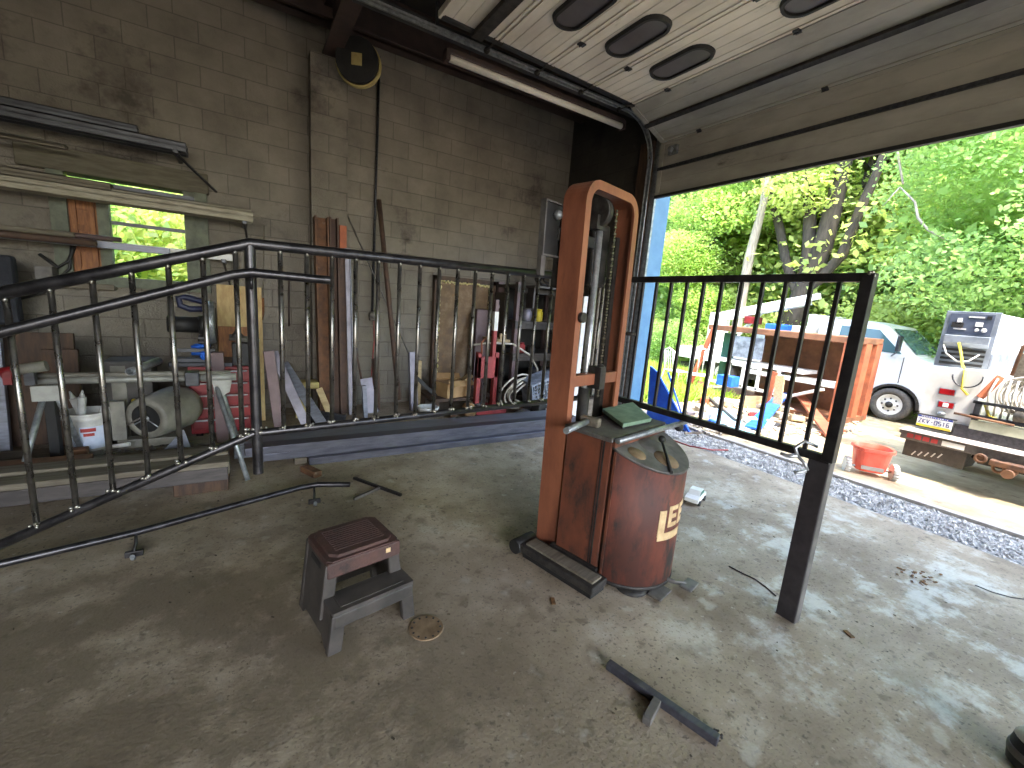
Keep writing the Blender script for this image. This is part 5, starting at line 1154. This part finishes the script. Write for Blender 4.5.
dt = thing('dead_trunk', 'pale leaning dead tree trunk standing left of the old dark stems', 'tree trunk', (14.2, 8.6, -.4))
MB().path([at(728, 366, 'x', 14.2), at(736, 330, 'x', 14.2), at(749, 258, 'x', 14.2), at(763, 205, 'x', 14.2), at(772, 150, 'x', 14.2)], [.19, .17, .15, .12, .08], 10).build('trunk', M_BARKP, dt)
MB().path([at(900, 187, 'x', 11.8), at(915, 202, 'x', 11.8), at(918, 218, 'x', 11.8), at(928, 230, 'x', 11.8), at(944, 239, 'x', 11.8)], [.012, .022, .026, .022, .01], 6).path([at(900, 187, 'x', 11.8), at(890, 198, 'x', 11.8), at(882, 207, 'x', 11.8)], [.018, .014, .006], 6).path([at(903, 184, 'x', 11.8), at(892, 120, 'x', 12.4)], [.02, .03], 6).path([at(892, 120, 'x', 12.4), Vector((13.2, 1.6, 6.5))], [.03, .05], 6).build('bare_branch', M_BARKP, near_tree)
# greenery outside the back window
for i, (x, y, s, kd) in enumerate(((-2.5, 10.6, 1.7, 0), (-.9, 10.4, 1.6, 1), (-5.2, 12.0, 1.9, 1), (1.9, 11.4, 1.6, 0))):
    bush(kd, x, y, s, i*2.1, ('bright bush seen through the lower panes of the window', 'pale sunlit bush close outside the window', 'bush beyond the window, mostly behind the shutter', 'bush outside the back wall beyond the window frame')[i])
for i, (x, y, s) in enumerate(((-3.0, 13, .9), (-.2, 12.6, .95), (4.2, 18, 1.0), (-7.5, 16, 1.1))):
    bush(0, x-.2, y+1.5, 2.9, i*1.1, ('tall thicket in the middle distance beyond the window', 'tall thicket beyond the window, next to the block pier side', 'tall thicket outside the corner of the back wall', 'tall thicket outside past the wall racks')[i])
    tree(i % 3, x, y+4, s, i*1.7, ('tree standing far beyond the window', 'tree whose leaves fill the middle of the window', 'tree outside beyond the corner of the back wall', 'tree outside past the racks')[i])

# ------------------------------------------------------------------ vehicles
def wheel(par, c, r, wd, ax=(1, 0, 0), steel=M_WHITE):
    w_ = MB().lathe(Vector(c)-Vector(ax)*wd/2, [(r*.62, .06), (r*.64, 0), (r*.93, 0), (r, .04), (r, wd-.04), (r*.93, wd), (r*.62, wd)], 28, ax, True, False).build('wheel', M_TYRE, par)
    b = MB().lathe(Vector(c)-Vector(ax)*(wd/2-.012), [(0, 0), (r*.2, 0), (r*.26, .03), (r*.5, .035), (r*.56, .0), (r*.66, .0), (r*.66, wd-.05)], 24, ax); b.build('rim', steel, w_)
    b = MB(); Mx = b.frame(c, Vector(c)+Vector(ax))
    for k in range(8): p = Vector(c)-Vector(ax)*(wd/2-.03)+Mx @ Vector((r*.38*math.cos(.785*k), r*.38*math.sin(.785*k), 0)); b.sph(p, r*.055, 6)
    b.lathe(Vector(c)-Vector(ax)*(wd/2-.0), [(r*.2, 0), (r*.17, -.03), (0, -.035)], 14, ax); b.build('hub_nuts', M_GREASE, w_)
G12 = ground_z(12)
wt = thing('wrecker_truck', 'white crew truck with crane boom parked behind the rusty frame', 'truck', (13, 4.0, G12))
XL_, XR_ = 12.0, 13.9
arc = [(3.4+.47*math.cos(R_(a)), .02+.47*math.sin(R_(a))) for a in range(0, 181, 20)]
body = [(5.15, .02), (5.15, 1.02), (3.25, 1.02), (3.1, 1.0), (2.45, .90), (2.2, .78), (2.15, .30), (2.2, .02)]+[(y, z) for y, z in arc if True][::1]
body = [(5.15, -.02), (5.15, 1.06), (3.2, 1.06), (2.45, .92), (2.22, .80), (2.15, .3), (2.2, -.02)]+[(3.4-.44*math.cos(R_(a)), .0+.44*math.sin(R_(a))) for a in range(0, 181, 15)]
bo = MB().prism(body, (XL_, 0, 0), (0, 1, 0), (0, 0, 1), (1, 0, 0), XR_-XL_).build('cab_body', M_TRUCK, wt)
b = MB(); k = .12
lower = [(5.15, 1.05), (3.12, 1.05)]; upper = [(5.05, 1.78), (3.85, 1.75)]
vs = []
for x, s_ in ((XL_, 1), (XR_, -1)):
    vs += [(x, 5.15, 1.05), (x, 3.15, 1.05), (x+s_*k, 3.80, 1.70), (x+s_*k, 4.3, 1.79), (x+s_*k, 5.08, 1.78)]
b.add(vs, [(0, 1, 2, 3, 4), (9, 8, 7, 6, 5), (1, 6, 7, 2), (2, 7, 8, 3), (3, 8, 9, 4), (4, 9, 5, 0), (0, 5, 6, 1)]); b.build('roof', M_TRUCK, wt)
b = MB(); e = -.012
def side(y, z): return (XL_+e+k*(z-1.05)/.73, y, z)
b.add([side(3.42, 1.12), side(3.92, 1.60), side(4.66, 1.64), side(4.66, 1.16)], [(0, 1, 2, 3)]).add([tuple(Vector(side(*q))+Vector((.01, 0, 0))) for q in ((3.42, 1.12), (3.92, 1.60), (4.66, 1.64), (4.66, 1.16))], [(3, 2, 1, 0)])
b.build('door_glass', M_GLASS, wt)
def wsc(x, f): return (x, 3.15+.65*f-.012, 1.05+.65*f+.014)
MB().add([wsc(XL_+.16, .12), wsc(XR_-.16, .12), wsc(XR_-.24, .90), wsc(XL_+.24, .90)], [(0, 1, 2, 3)]).build('windscreen', M_GLASS, wt)
MB().bx((XL_-.006, 4.72, .1), (XL_+.01, 4.735, 1.06)).build('door_seam', M_STOOLG, wt)
MB().bx((XL_-.006, 3.36, .5), (XL_+.01, 3.375, 1.06)).build('door_seam', M_STOOLG, wt)
m1 = MB().bx((XL_-.28, 3.42, 1.18), (XL_-.10, 3.48, 1.50), .015).bar((XL_-.18, 3.46, 1.16), (XL_+.02, 3.6, 1.05), .02, .02); m1.build('mirror', M_DARKCH, wt)
MB().bx((XR_-.02, 3.3, 1.15), (XR_+.2, 3.36, 1.5), .015).build('mirror', M_DARKCH, wt)
b = MB()
for a in range(0, 180, 15):
    p = [Vector((XL_-.015, 3.4-.45*math.cos(R_(t_)), .45*math.sin(R_(t_)))) for t_ in (a, a+15)]; b.bar(p[0], p[1], .05, .02, (1, 0, 0))
b.build('wheel_arch', M_GREASE, wt)
wheel(wt, (XL_+.10, 3.42, G12+.36), .36, .26); wheel(wt, (XR_-.12, 3.4, G12+.36), .36, .26, (-1, 0, 0))
wheel(wt, (XL_+.2, 7.4, G12+.36), .36, .4); wheel(wt, (XR_-.2, 7.4, G12+.36), .36, .4, (-1, 0, 0))
MB().bx((XL_+.2, 2.1, -.05), (XR_-.2, 9.0, .12)).bx((XL_, 2.05, .0), (XR_, 2.16, .25), .02).build('chassis', M_GREASE, wt)
bd = MB().bx((XL_-.1, 5.3, .50), (XR_+.1, 9.0, .64)).bx((XL_-.1, 5.3, .30), (XL_+.0, 9.0, .5)).build('flat_bed', M_WHITE, wt)
MB().bx((XL_+.1, 5.25, .6), (XR_-.1, 5.42, 1.86), .02).bx((XL_-.02, 5.25, .6), (XL_+.12, 5.7, 1.55), .01).build('headboard', M_WHITE, wt)
MB().bx((XL_+.0, 5.75, .64), (XL_+.5, 6.6, 1.35), .01).build('locker', M_SILVER, bd)
MB().bx((XL_+.2, 5.9, 1.36), (XL_+.9, 6.5, 1.55), .03).build('blue_cover', M_BLUE, bd)
bm_ = MB().bar((12.3, 7.95, 1.62), (12.3, 5.55, 2.22), .22, .26, (0, 0, 1), .02).bar((12.3, 6.3, 2.05), (12.3, 5.35, 2.32), .14, .14).build('crane_boom', M_WHITE, wt)
MB().bx((12.1, 7.7, .6), (12.5, 8.15, 1.75), .03).build('crane_post', M_WHITE, bm_)
MB().tube((12.3, 7.5, .9), (12.3, 6.7, 1.85), .06, 10).build('boom_ram', M_CHROME, bm_)
MB().bx((12.15, 6.75, 1.50), (12.5, 7.1, 1.70), .02).build('red_winch', M_RED, bm_)

G8 = ground_z(8)
tk = thing('welder_truck', 'white utility truck backed towards the doorway with plate and steel bumper', 'truck', (8.5, .7, G8))
MB().prism([(1.22, .42), (1.66, .42), (1.67, 1.12), (1.60, 1.20), (1.22, 1.22)], (6.86, 0, 0), (0, 1, 0), (0, 0, 1), (1, 0, 0), 2.4).build('utility_body', M_TRUCK, tk)
MB().prism([(-.35, .42), (.05, .42), (.05, 1.22), (-.30, 1.20), (-.36, 1.12)], (6.86, 0, 0), (0, 1, 0), (0, 0, 1), (1, 0, 0), 2.4).build('utility_body', M_TRUCK, tk)
MB().bx((6.80, .05, .58), (9.2, 1.22, .68)).build('deck', mat('pale_green_deck', rgb(190, 190, 166), rgb(170, 170, 146), .6, scale=5), tk)
MB().bx((6.82, -.3, .40), (6.86, 1.34, .60), .004).build('tail_board', mat('dark_checker_plate', rgb(86, 84, 88), rgb(66, 64, 68), .5, .4, scale=30), tk)
bp = MB().bx((6.55, -.4, .405), (6.86, 1.72, .45), .008).bx((6.545, -.4, .35), (6.575, 1.70, .45), .006).build('bumper', M_TOPGREY, tk)
MB().bx((6.53, -.4, .449), (6.86, 1.72, .458), .003).build('bumper_top', M_KERB, bp)
b = MB()
for k in range(4): b.bx((6.540, 1.64-.07*(k)-.055, .375), (6.546, 1.64-.07*k, .425))
b.build('red_reflector', M_REDD, bp)
MB().bx((6.540, 1.16, .37), (6.546, 1.34, .425)).build('white_reflector', M_WHITE, bp)
MB().bx((6.60, 1.14, .15), (6.62, 1.66, .36), .004).build('skid_plate', M_STOOLG, bp)
MB().bx((6.6, -.4, .16), (6.62, .5, .34), .004).build('skid_plate', M_STOOLG, bp)
b = MB()
for k in range(5): b.box((6.597, 1.56-.055*k, .20+.01*k), (.004, .012, .06), (.5, 0, 0))
b.build('plate_slot', M_WHITEP, bp)
for y in (1.02, .88):
    b = MB(); b.path([Vector((6.50, y+.04*math.cos(R_(a)), .34+.04*math.sin(R_(a))-(.06 if y < .95 else 0))) for a in range(0, 360, 30)], .014, 6, closed=True); b.bx((6.5, y-.03, .32), (6.6, y+.03, .36)); b.build('tow_ring', M_RUST, bp)
MB().tube((6.40, .80, .26), (6.62, .80, .26), .045, 12).bx((6.45, .70, .3), (6.6, .95, .36), .01).build('hitch', M_RUST, bp)
for y, z, m_ in ((1.475, .935, M_LAMP), (1.455, .785, M_LAMP)):
    l_ = MB().box((6.85, y, z), (.02, .13, .065), None, .009).build('tail_lamp', m_, tk)
    MB().box((6.856, y, z), (.012, .145, .08), None, .006).build('bezel', M_SILVER, l_)
MB().box((6.84, 1.455, .785), (.01, .05, .045), None, .004).build('reverse_lens', M_WHITE, tk)
# licence plate with its characters
lpz = thing('plate_holder_tmp', '', '', (0, 0, 0)); bpy.data.objects.remove(lpz)
PC = Vector((6.80, 1.50, .565))
pt = MB().box(PC, (.008, .305, .125), (R_(0), 0, 0), .003).build('licence_plate', M_WHITE, tk)
MB().box(PC+Vector((-.0045, 0, .055)), (.002, .30, .022)).build('blue_band', mat('plate_blue', rgb(44, 60, 140), None, .5), pt)
MB().box(PC+Vector((-.0045, 0, -.052)), (.002, .30, .026)).build('yellow_band', M_YELLOW, pt)
MB().bx((6.80, 1.33, .485), (6.85, 1.67, .50)).bx((6.80, 1.33, .632), (6.85, 1.67, .642)).build('plate_bracket', M_GREASE, pt)
FONT = {'Z': ((0, 4, 2, 4), (2, 4, 0, 0), (0, 0, 2, 0)), 'K': ((0, 0, 0, 4), (0, 2, 2, 4), (0, 2, 2, 0)), 'V': ((0, 4, 1, 0), (1, 0, 2, 4)), '-': ((.4, 2, 1.6, 2),),
        '0': ((0, 0, 2, 0), (2, 0, 2, 4), (2, 4, 0, 4), (0, 4, 0, 0)), '5': ((2, 4, 0, 4), (0, 4, 0, 2), (0, 2, 2, 2), (2, 2, 2, 0), (2, 0, 0, 0)), '1': ((1, 0, 1, 4), (.4, 3.4, 1, 4)),
        '6': ((2, 4, 0, 4), (0, 4, 0, 0), (0, 0, 2, 0), (2, 0, 2, 2), (2, 2, 0, 2)),
        'P': ((0, 0, 0, 4), (0, 4, 2, 4), (2, 4, 2, 2), (2, 2, 0, 2)), 'E': ((0, 0, 0, 4), (0, 4, 2, 4), (0, 2, 1.6, 2), (0, 0, 2, 0)), 'N': ((0, 0, 0, 4), (0, 4, 2, 0), (2, 0, 2, 4)), 'S': ((2, 4, 0, 4), (0, 4, 0, 2), (0, 2, 2, 2), (2, 2, 2, 0), (2, 0, 0, 0)),
        'Y': ((0, 4, 1, 2), (2, 4, 1, 2), (1, 2, 1, 0)), 'L': ((0, 4, 0, 0), (0, 0, 2, 0)), 'A': ((0, 0, 1, 4), (1, 4, 2, 0), (.5, 1.6, 1.5, 1.6)), 'I': ((1, 0, 1, 4),)}
def text(word, x, y0, z0, adv, h, wd, th):
    """strokes on a face that looks towards -x; letters run towards -y"""
    b = MB(); s = h/4
    for i, ch_ in enumerate(word):
        for (u0, v0, u1, v1) in FONT.get(ch_, ()):
            b.bar((x, y0-i*adv-u0*wd/2, z0+v0*s), (x, y0-i*adv-u1*wd/2, z0+v1*s), th, .003, (1, 0, 0))
    return b
text('ZKV-0516', 6.794, 1.50+.135, .542, .0345, .046, .022, .007).build('plate_characters', mat('plate_ink', rgb(40, 52, 110), None, .5), pt)
text('PENNSYLVANIA', 6.7935, 1.50+.115, .614, .0195, .012, .010, .003).build('plate_state', M_WHITE, pt)
MB().sph((6.84, 1.47, .68), .03, 8, (1, 1.3, .8)).build('plate_lamp', M_GALV, tk)
rk = MB().bx((6.80, .0, .865), (6.85, 1.24, .895)).bx((6.80, .0, .70), (6.86, 1.24, .745)).bx((6.80, 1.17, .68), (6.85, 1.22, .88)).bx((6.80, .45, .68), (6.85, .49, .88)).build('tail_rack', M_DARKCH, tk)
MB().tube((6.79, 1.36, .72), (6.79, .9, .705), .014, 8).build('rack_pin', M_RUST, rk)
wheel(tk, (8.2, 1.5, G8+.36), .36, .3, (0, -1, 0)); wheel(tk, (8.2, -.2, G8+.36), .36, .3, (0, 1, 0)); wheel(tk, (11.2, 1.5, G8+.30), .36, .25, (0, -1, 0)); wheel(tk, (11.2, -.2, G8+.30), .36, .25, (0, 1, 0))
MB().bx((6.9, .2, .2), (11.8, 1.1, .42)).build('chassis', M_GREASE, tk)
MB().prism([(9.35, .2), (9.35, 1.75), (9.5, 1.85), (10.3, 1.82), (10.85, 1.2), (11.9, 1.05), (12.0, .2)], (0, -.3, 0), (1, 0, 0), (0, 0, 1), (0, 1, 0), 1.9).build('cab', M_TRUCK, tk)
MB().bx((9.335, -.1, 1.25), (9.352, 1.4, 1.7)).build('cab_rear_glass', M_GLASS, tk)
# welder on the truck
wl = thing('engine_welder', 'white engine welder with dark control panel standing on the utility truck', 'welder', (8, 1.5, 1.21))
MB().bx((7.32, 1.30, 1.22), (8.9, 1.75, 1.86), .015).build('case', M_WHITE, wl)
MB().bx((7.30, 1.29, 1.22), (8.92, 1.30, 1.40)).build('grey_skirt', M_MOTTLE, wl)
pf = MB().bx((7.295, 1.295, 1.20), (7.325, 1.755, 1.87), .006).build('front_frame', M_SILVER, wl)
MB().bx((7.285, 1.34, 1.60), (7.30, 1.71, 1.84)).build('control_panel', mat('slate_panel', rgb(84, 92, 108), rgb(70, 78, 94), .45, scale=8), wl)
b = MB().bx((7.27, 1.60, 1.72), (7.29, 1.64, 1.79)).bx((7.275, 1.42, 1.80), (7.29, 1.55, 1.815)).bx((7.27, 1.42, 1.70), (7.29, 1.48, 1.75)).bx((7.275, 1.55, 1.655), (7.29, 1.66, 1.67)).sph((7.28, 1.40, 1.66), .025, 8).sph((7.28, 1.46, 1.66), .02, 8); b.build('switches', M_WHITEP, wl)
MB().bx((7.27, 1.58, 1.68), (7.288, 1.68, 1.74)).bx((7.27, 1.36, 1.79), (7.288, 1.40, 1.825)).build('sockets', M_BLACK, wl)
MB().prism([(0, 0), (-.05, -.01), (-.05, -.09), (0, -.14)], (7.295, 1.33, 1.59), (1, 0, 0), (0, 0, 1), (0, 1, 0), .38).build('silver_hood', M_SILVER, wl)
b = MB()
for k in range(4): b.bx((7.285, 1.34, 1.235+.055*k), (7.298, 1.71, 1.265+.055*k))
b.build('louvre', M_BLACK, wl)
one(MB().path([(7.24, 1.57, 1.50), (7.2, 1.52, 1.38), (7.05, 1.45, 1.25), (6.86, 1.38, 1.2), (6.83, 1.36, 1.0), (6.82, 1.30, .94)], .013, 8), 'yellow_cable', M_YELLOW, 'yellow cable draped from the engine welder over the truck body', 'cable', (6.86, 1.38, 1.2))
one(MB().path([(7.26, 1.70, 1.46), (7.22, 1.65, 1.36), (7.15, 1.52, 1.28), (7.2, 1.44, 1.3), (7.26, 1.38, 1.38)], .009, 8), 'white_cable', M_HOSE, 'white cable looping across the welder louvres', 'cable', (7.2, 1.55, 1.28))
c = Vector((6.84, 1.34, 1.14)); one(MB().path([c+Vector((-.01, .12*math.cos(R_(a)), .12*math.sin(R_(a)))) for a in range(170, 375, 15)], .008, 6), 'hanging_loop', M_DARKCH, 'dark cable loop hanging on the rear face of the truck body', 'cable', c)
b = MB()
for k in range(9):
    r = .20-.008*k; c = Vector((6.93+.02*(k % 3), .93-.015*k, 1.0)); pts = [c+Vector((.02*math.sin(R_(a*2)), r*.9*math.cos(R_(a)), r*math.sin(R_(a)))) for a in range(0, 360, 20)]; b.path(pts, .011, 6, closed=True)
for k in range(6): b.path([(6.88, 1.12-.05*k, 1.16), (6.84, 1.15-.06*k, 1.0), (6.86, 1.12-.05*k, .72)], .010, 6)
one(b, 'welding_leads', M_HOSE, 'tangle of pale welding leads hung on the truck rack', 'cables', (6.93, .93, .75))
one(MB().path([(6.88, 1.16, .86), (6.83, 1.10, .75), (6.82, .98, .72), (6.84, .88, .74)], .014, 6), 'yellow_cable', M_YELLOW, 'short yellow cable end lying between the bars of the truck rack', 'cable', (6.83, 1.0, .72))
one(MB().bar((6.86, 1.21, .93), (6.92, 1.11, 1.18), .04, .06), 'orange_bar', M_RUSTOR, 'orange rusty bar leaning beside the welding leads', 'bar', (6.86, 1.2, .93))
one(MB().tube((6.84, .92, .80), (6.84, .40, .80), .07, 16).tube((6.84, .93, .80), (6.84, .90, .80), .05, 12), 'canvas_roll', M_OLDW, 'dirty pale canvas roll lying on the truck rack', 'canvas roll', (6.84, .7, .73))
one(MB().bx((7.1, .5, 1.05), (7.9, 1.05, 1.45), .01), 'wood_crate', M_OLDW, 'weathered wooden crate beside the engine welder', 'crate', (7.5, .8, .69))
one(MB().path([(7.0, 1.05, 1.2), (7.0, 1.03, 1.52), (7.0, .95, 1.58), (7.0, .75, 1.56)], .016, 8), 'bent_pipe', M_RUST, 'bent brown pipe rising beside the wooden crate', 'pipe', (7, 1.05, .7))

# ------------------------------------------------------------------ rusty frame and the scrap heap
rf = thing('rusty_frame', 'big rusty sheet-steel frame with orange end flanges standing in the yard', 'steel frame', (10, 4.6, ground_z(9.6)))
XF = 9.5
MB().bx((XF-.05, 3.40, 1.30), (XF+1.3, 6.35, 1.42), .01).build('top_beam', M_BROWNBIN, rf)
MB().bx((XF+.9, 3.6, -.22), (XF+.95, 5.5, 1.30)).build('rear_sheet', M_BROWNBIN, rf)
for x in (XF-.06, XF+.55, XF+1.05): MB().prism([(0, 0), (.26, 0), (.26, .03), (.03, .03), (.03, .14), (0, .14)], (x, 3.40, -.24), (1, 0, 0), (0, 1, 0), (0, 0, 1), 1.56).build('end_flange', M_RUSTOR, rf)
MB().bx((XF-.05, 3.40, -.24), (XF+1.2, 6.3, -.14)).build('bottom_beam', M_BROWNBIN, rf)
MB().bar((XF-.08, 6.62, -.2), (XF-.02, 6.22, 1.34), .12, .06, (0, 1, 0)).build('leaning_post', M_RUSTOR, rf)
MB().bx((XF+.4, 5.9, .2), (XF+.45, 6.2, 1.25)).build('teal_sheet', M_TEAL, rf)
MB().bx((XF-.02, 4.15, .60), (XF+.6, 6.3, .67)).bx((XF-.04, 3.5, .44), (XF+.5, 5.2, .52)).build('white_shelf', M_WHITE, rf)
b = MB()
for y in (4.6, 5.0, 5.35, 5.7, 6.1): b.bx((XF-.03, y-.03, .1), (XF+.02, y+.03, .62))
b.bx((XF-.03, 4.3, .08), (XF+.02, 6.2, .14)); b.build('white_rack', M_WHITE, rf)
MB().bx((XF-.02, 5.0, .75), (XF+.0, 5.7, 1.22)).build('grey_pane', M_MOTTLE, rf)
def plank(p, q, w_, h_, m, label, name='board', cat='board', up=(0, 0, 1)):
    p, q = Vector(p), Vector(q); return one(MB().bar(p, q, w_, h_, up, .004), name, m, label, cat, (p+q)/2)
def up(v, dz): return Vector(v)+Vector((0, 0, dz))
plank(up(gat(832, 440), .05), up(gat(788, 402), .45), .18, .04, M_RUSTOR, 'reddish-brown board leaning in the scrap heap, its foot on the sand')
plank(up(gat(822, 436), .03), up(gat(842, 432), .03), .10, .05, M_RUSTOR, 'short reddish-brown plank flat on the sand by the steel post')
plank((9.2, 4.3, .10), (9.15, 3.62, .42), .16, .05, M_WHITEP, 'white plank sloping across the lower opening of the rusty frame')
plank((8.9, 4.45, -.2), (8.9, 4.38, .62), .10, .05, M_RUSTOR, 'upright orange board standing before the rusty frame')
plank((8.7, 4.12, -.2), (8.75, 4.2, .58), .16, .04, M_PALEW, 'pale upright board beside the orange one in the heap')
plank(up(gat(690, 398), .04), up(gat(790, 412), .06), .3, .08, M_KERB, 'long pale concrete-coloured beam lying along the back of the scrap heap', 'stone_length', 'stone')
plank(up(gat(700, 396), .1), up(gat(735, 424), .05), .05, .05, M_GREASE, 'dark thin bar lying across the sand in the scrap heap', 'bar', 'bar')
plank(up(gat(700, 388), .12), up(gat(704, 404), .05), .16, .12, M_RUSTOR, 'orange wood chunk at the start of the pale beam', 'wood_chunk', 'wood')
plank(up(gat(737, 432), .02), up(gat(716, 412), .06), .45, .012, M_LBLUE, 'pale blue plastic sheet lying flat on the ground outside', 'plastic_sheet', 'sheet')
plank(up(gat(752, 432), .06), up(gat(782, 405), .30), .22, .03, M_BLUE, 'bright blue plastic panel leaning in the scrap heap', 'plastic_offcut', 'plastic')
plank(up(gat(742, 408), .12), up(gat(770, 408), .12), .02, .26, M_PALEW, 'orange-tan carton side standing behind the pale blue sheet', 'carton_side', 'board')
plank((9.0, 5.55, .25), (9.0, 5.2, .25), .3, .22, M_BLUE, 'bundle of blue straps on the white rack', 'blue_bundle', 'bundle')
# tarp leaning by the jamb
q = [Vector((5.22, 4.12, .01)), Vector((5.14, 3.46, .01)), Vector((5.22, 4.30, .74)), Vector((5.2, 4.36, .02))]
b = MB(); pts = [at(650, 366, 'x', 5.2), at(657, 372, 'x', 5.2), at(690, 430, 'x', 5.15), at(664, 426, 'x', 5.22), at(646, 420, 'x', 5.25)]
pts[2].z = .0; pts[3].z = 0; pts[4].z = .0
a = pts; c = [p+Vector((.05, .02, 0)) for p in pts]; n = len(a)
b.add(a+c, [tuple(range(n)), tuple(range(n, 2*n))[::-1]]+[(i, (i+1) % n, n+(i+1) % n, n+i) for i in range(n)])
one(b, 'blue_tarp', M_TARP, 'folded bright blue tarp leaning outside against the blue jamb', 'tarp', (5.2, 4.0, 0))
plank(at(668, 372, 'x', 5.35), at(683, 418, 'x', 5.4), .02, .02, M_BLUE, 'thin dark blue rod standing beside the blue tarp', 'rod', 'rod', (1, 0, 0))
# white wire frame chairs
def wirechair(p, s, rz, label):
    t = thing('white_chair', label, 'chair', p, rz)
    Q = lambda b, n_: b.build(n_, M_WHITE, t, local=True)
    b = MB()
    for x in (-.22, .22): b.path([(x, -.22, 0), (x, -.22, .42*s), (x, .20, .42*s), (x, .26, .95*s)], .018, 6)
    b.path([(-.22, .26, .95*s), (0, .28, 1.02*s), (.22, .26, .95*s)], .018, 6); Q(b, 'frame')
    for x in (-.22, .22): Q(MB().tube((x, .2, .42*s), (x, .28, 0), .016, 6), 'rear_leg')
    b = MB()
    for k in range(5): b.tube((-.22, -.2+.1*k, .42*s), (.22, -.2+.1*k, .42*s), .012, 6)
    Q(b, 'seat')
    b = MB()
    for k in range(4): b.tube((-.15+.1*k, .2, .46*s), (-.15+.1*k, .27, .97*s), .012, 6)
    Q(b, 'back_bars')
wirechair((9.0, 6.1, ground_z(9)), 1.05, 2.2, 'white wire chair standing before the end of the rusty frame')
wirechair((9.3, 6.95, ground_z(9.3)), .95, 1.2, 'white wire chair by itself at the edge of the grass')
b = MB(); gp = gat(812, 412)
for rr in (.3, .22): b.path([gp+Vector((.06*math.sin(R_(a)), rr*math.cos(R_(a)), .28+rr*math.sin(R_(a))*.9)) for a in range(0, 360, 20)], .016, 6, closed=True)
one(b, 'green_hose', mat('teal_hose', rgb(96, 150, 136), rgb(70, 120, 108), .5, scale=8), 'teal green hose coil leaning by the white plank', 'hose', gp)
tk2 = [(755, 418, .09, M_REDD, 'dull red'), (728, 408, .10, M_PALEW, 'tan'), (704, 418, .08, M_MOTTLE, 'grey'), (712, 425, .07, M_BLUE, 'blue'), (722, 428, .05, M_BLACK, 'black'), (768, 428, .08, M_WHITEP, 'white'), (780, 418, .09, M_KERB, 'cream'), (796, 422, .10, M_PALEW, 'straw-coloured'), (690, 415, .06, M_LILAC, 'lilac'), (750, 425, .09, M_WHITE, 'bright white'), (776, 428, .06, M_GREASE, 'dark'), (700, 412, .08, M_BARKP, 'beige')]
for i, (px, py, s_, m_, cn_) in enumerate(tk2):
    p = gat(px, py); b = MB().box(p+Vector((0, 0, s_*.6)), (s_*2.2, s_*1.6, s_*1.1), (random.uniform(-.4, .4), random.uniform(-.4, .4), random.uniform(0, 3)), .012).box(p+Vector((.1, s_*1.2, s_*.4)), (s_*1.3, s_*1.5, s_*.6), (.2, .3, random.uniform(0, 3)), .01)
    one(b, 'scrap_piece', m_, cn_+' scrap piece lying in the heap outside the doorway', 'scrap', p)
b = MB()
for k in range(420):
    p = gat(random.uniform(690, 860), random.uniform(402, 436)); b.box(p+Vector((0, 0, .02)), (random.uniform(.05, .22), random.uniform(.015, .05), random.uniform(.01, .04)), (random.uniform(-.3, .3), random.uniform(-.3, .3), random.uniform(0, 3)))
o = one(b, 'rubble', mat('mixed_rubble', rgb(214, 200, 180), rgb(96, 84, 74), .85, scale=3, lo=.4, hi=.6), 'mixed small rubble strewn over the sand around the scrap heap', 'rubble', gat(770, 420)); o['kind'] = 'stuff'
# red-orange wheeled tub
ct = thing('wheeled_tub', 'bright red-orange plastic wheeled tub standing on the sand by the kerb', 'cart', (5.93, 1.74, ground_z(5.93)), R_(-58))
def rr(w_, d_, r, z, k=6):
    o = []
    for cx, cy, a0 in ((w_/2-r, d_/2-r, 0), (-(w_/2-r), d_/2-r, 90), (-(w_/2-r), -(d_/2-r), 180), (w_/2-r, -(d_/2-r), 270)):
        for j in range(k): a = R_(a0+90*j/(k-1)); o.append((cx+r*math.cos(a), cy+r*math.sin(a), z))
    return o
rings = [rr(.25, .22, .07, .05), rr(.28, .24, .08, .07), rr(.33, .29, .1, .28), rr(.37, .33, .11, .29), rr(.37, .33, .11, .32), rr(.33, .29, .1, .32), rr(.31, .27, .1, .28), rr(.25, .22, .07, .09)]
n = len(rings[0]); vs = [p for r_ in rings for p in r_]
fs = [(i*n+j, i*n+(j+1) % n, (i+1)*n+(j+1) % n, (i+1)*n+j) for i in range(len(rings)-1) for j in range(n)]+[tuple(range(n))[::-1], tuple(range(n*(len(rings)-1), n*len(rings)))]
MB().add(vs, fs).build('tub', M_CARTR, ct, local=True)
for sx in (-1, 1):
    w_ = MB().disc((sx*.21, -.06, .085), (1, 0, 0), .085, .05, 22).build('wheel', M_WHITEP, ct, local=True)
    b = MB()
    for k in range(16): a = R_(22.5*k); b.box((sx*.21, -.06+.085*math.cos(a), .085+.085*math.sin(a)), (.052, .012, .012), (a, 0, 0))
    b.build('tread_lug', M_KERB, w_, local=True)
MB().tube((-.21, -.06, .085), (.21, -.06, .085), .012, 8).build('axle', M_CHROME, ct, local=True)
MB().box((0, -.135, .10), (.2, .012, .04), (.12, 0, 0)).build('pale_strip', M_KERB, ct, local=True)
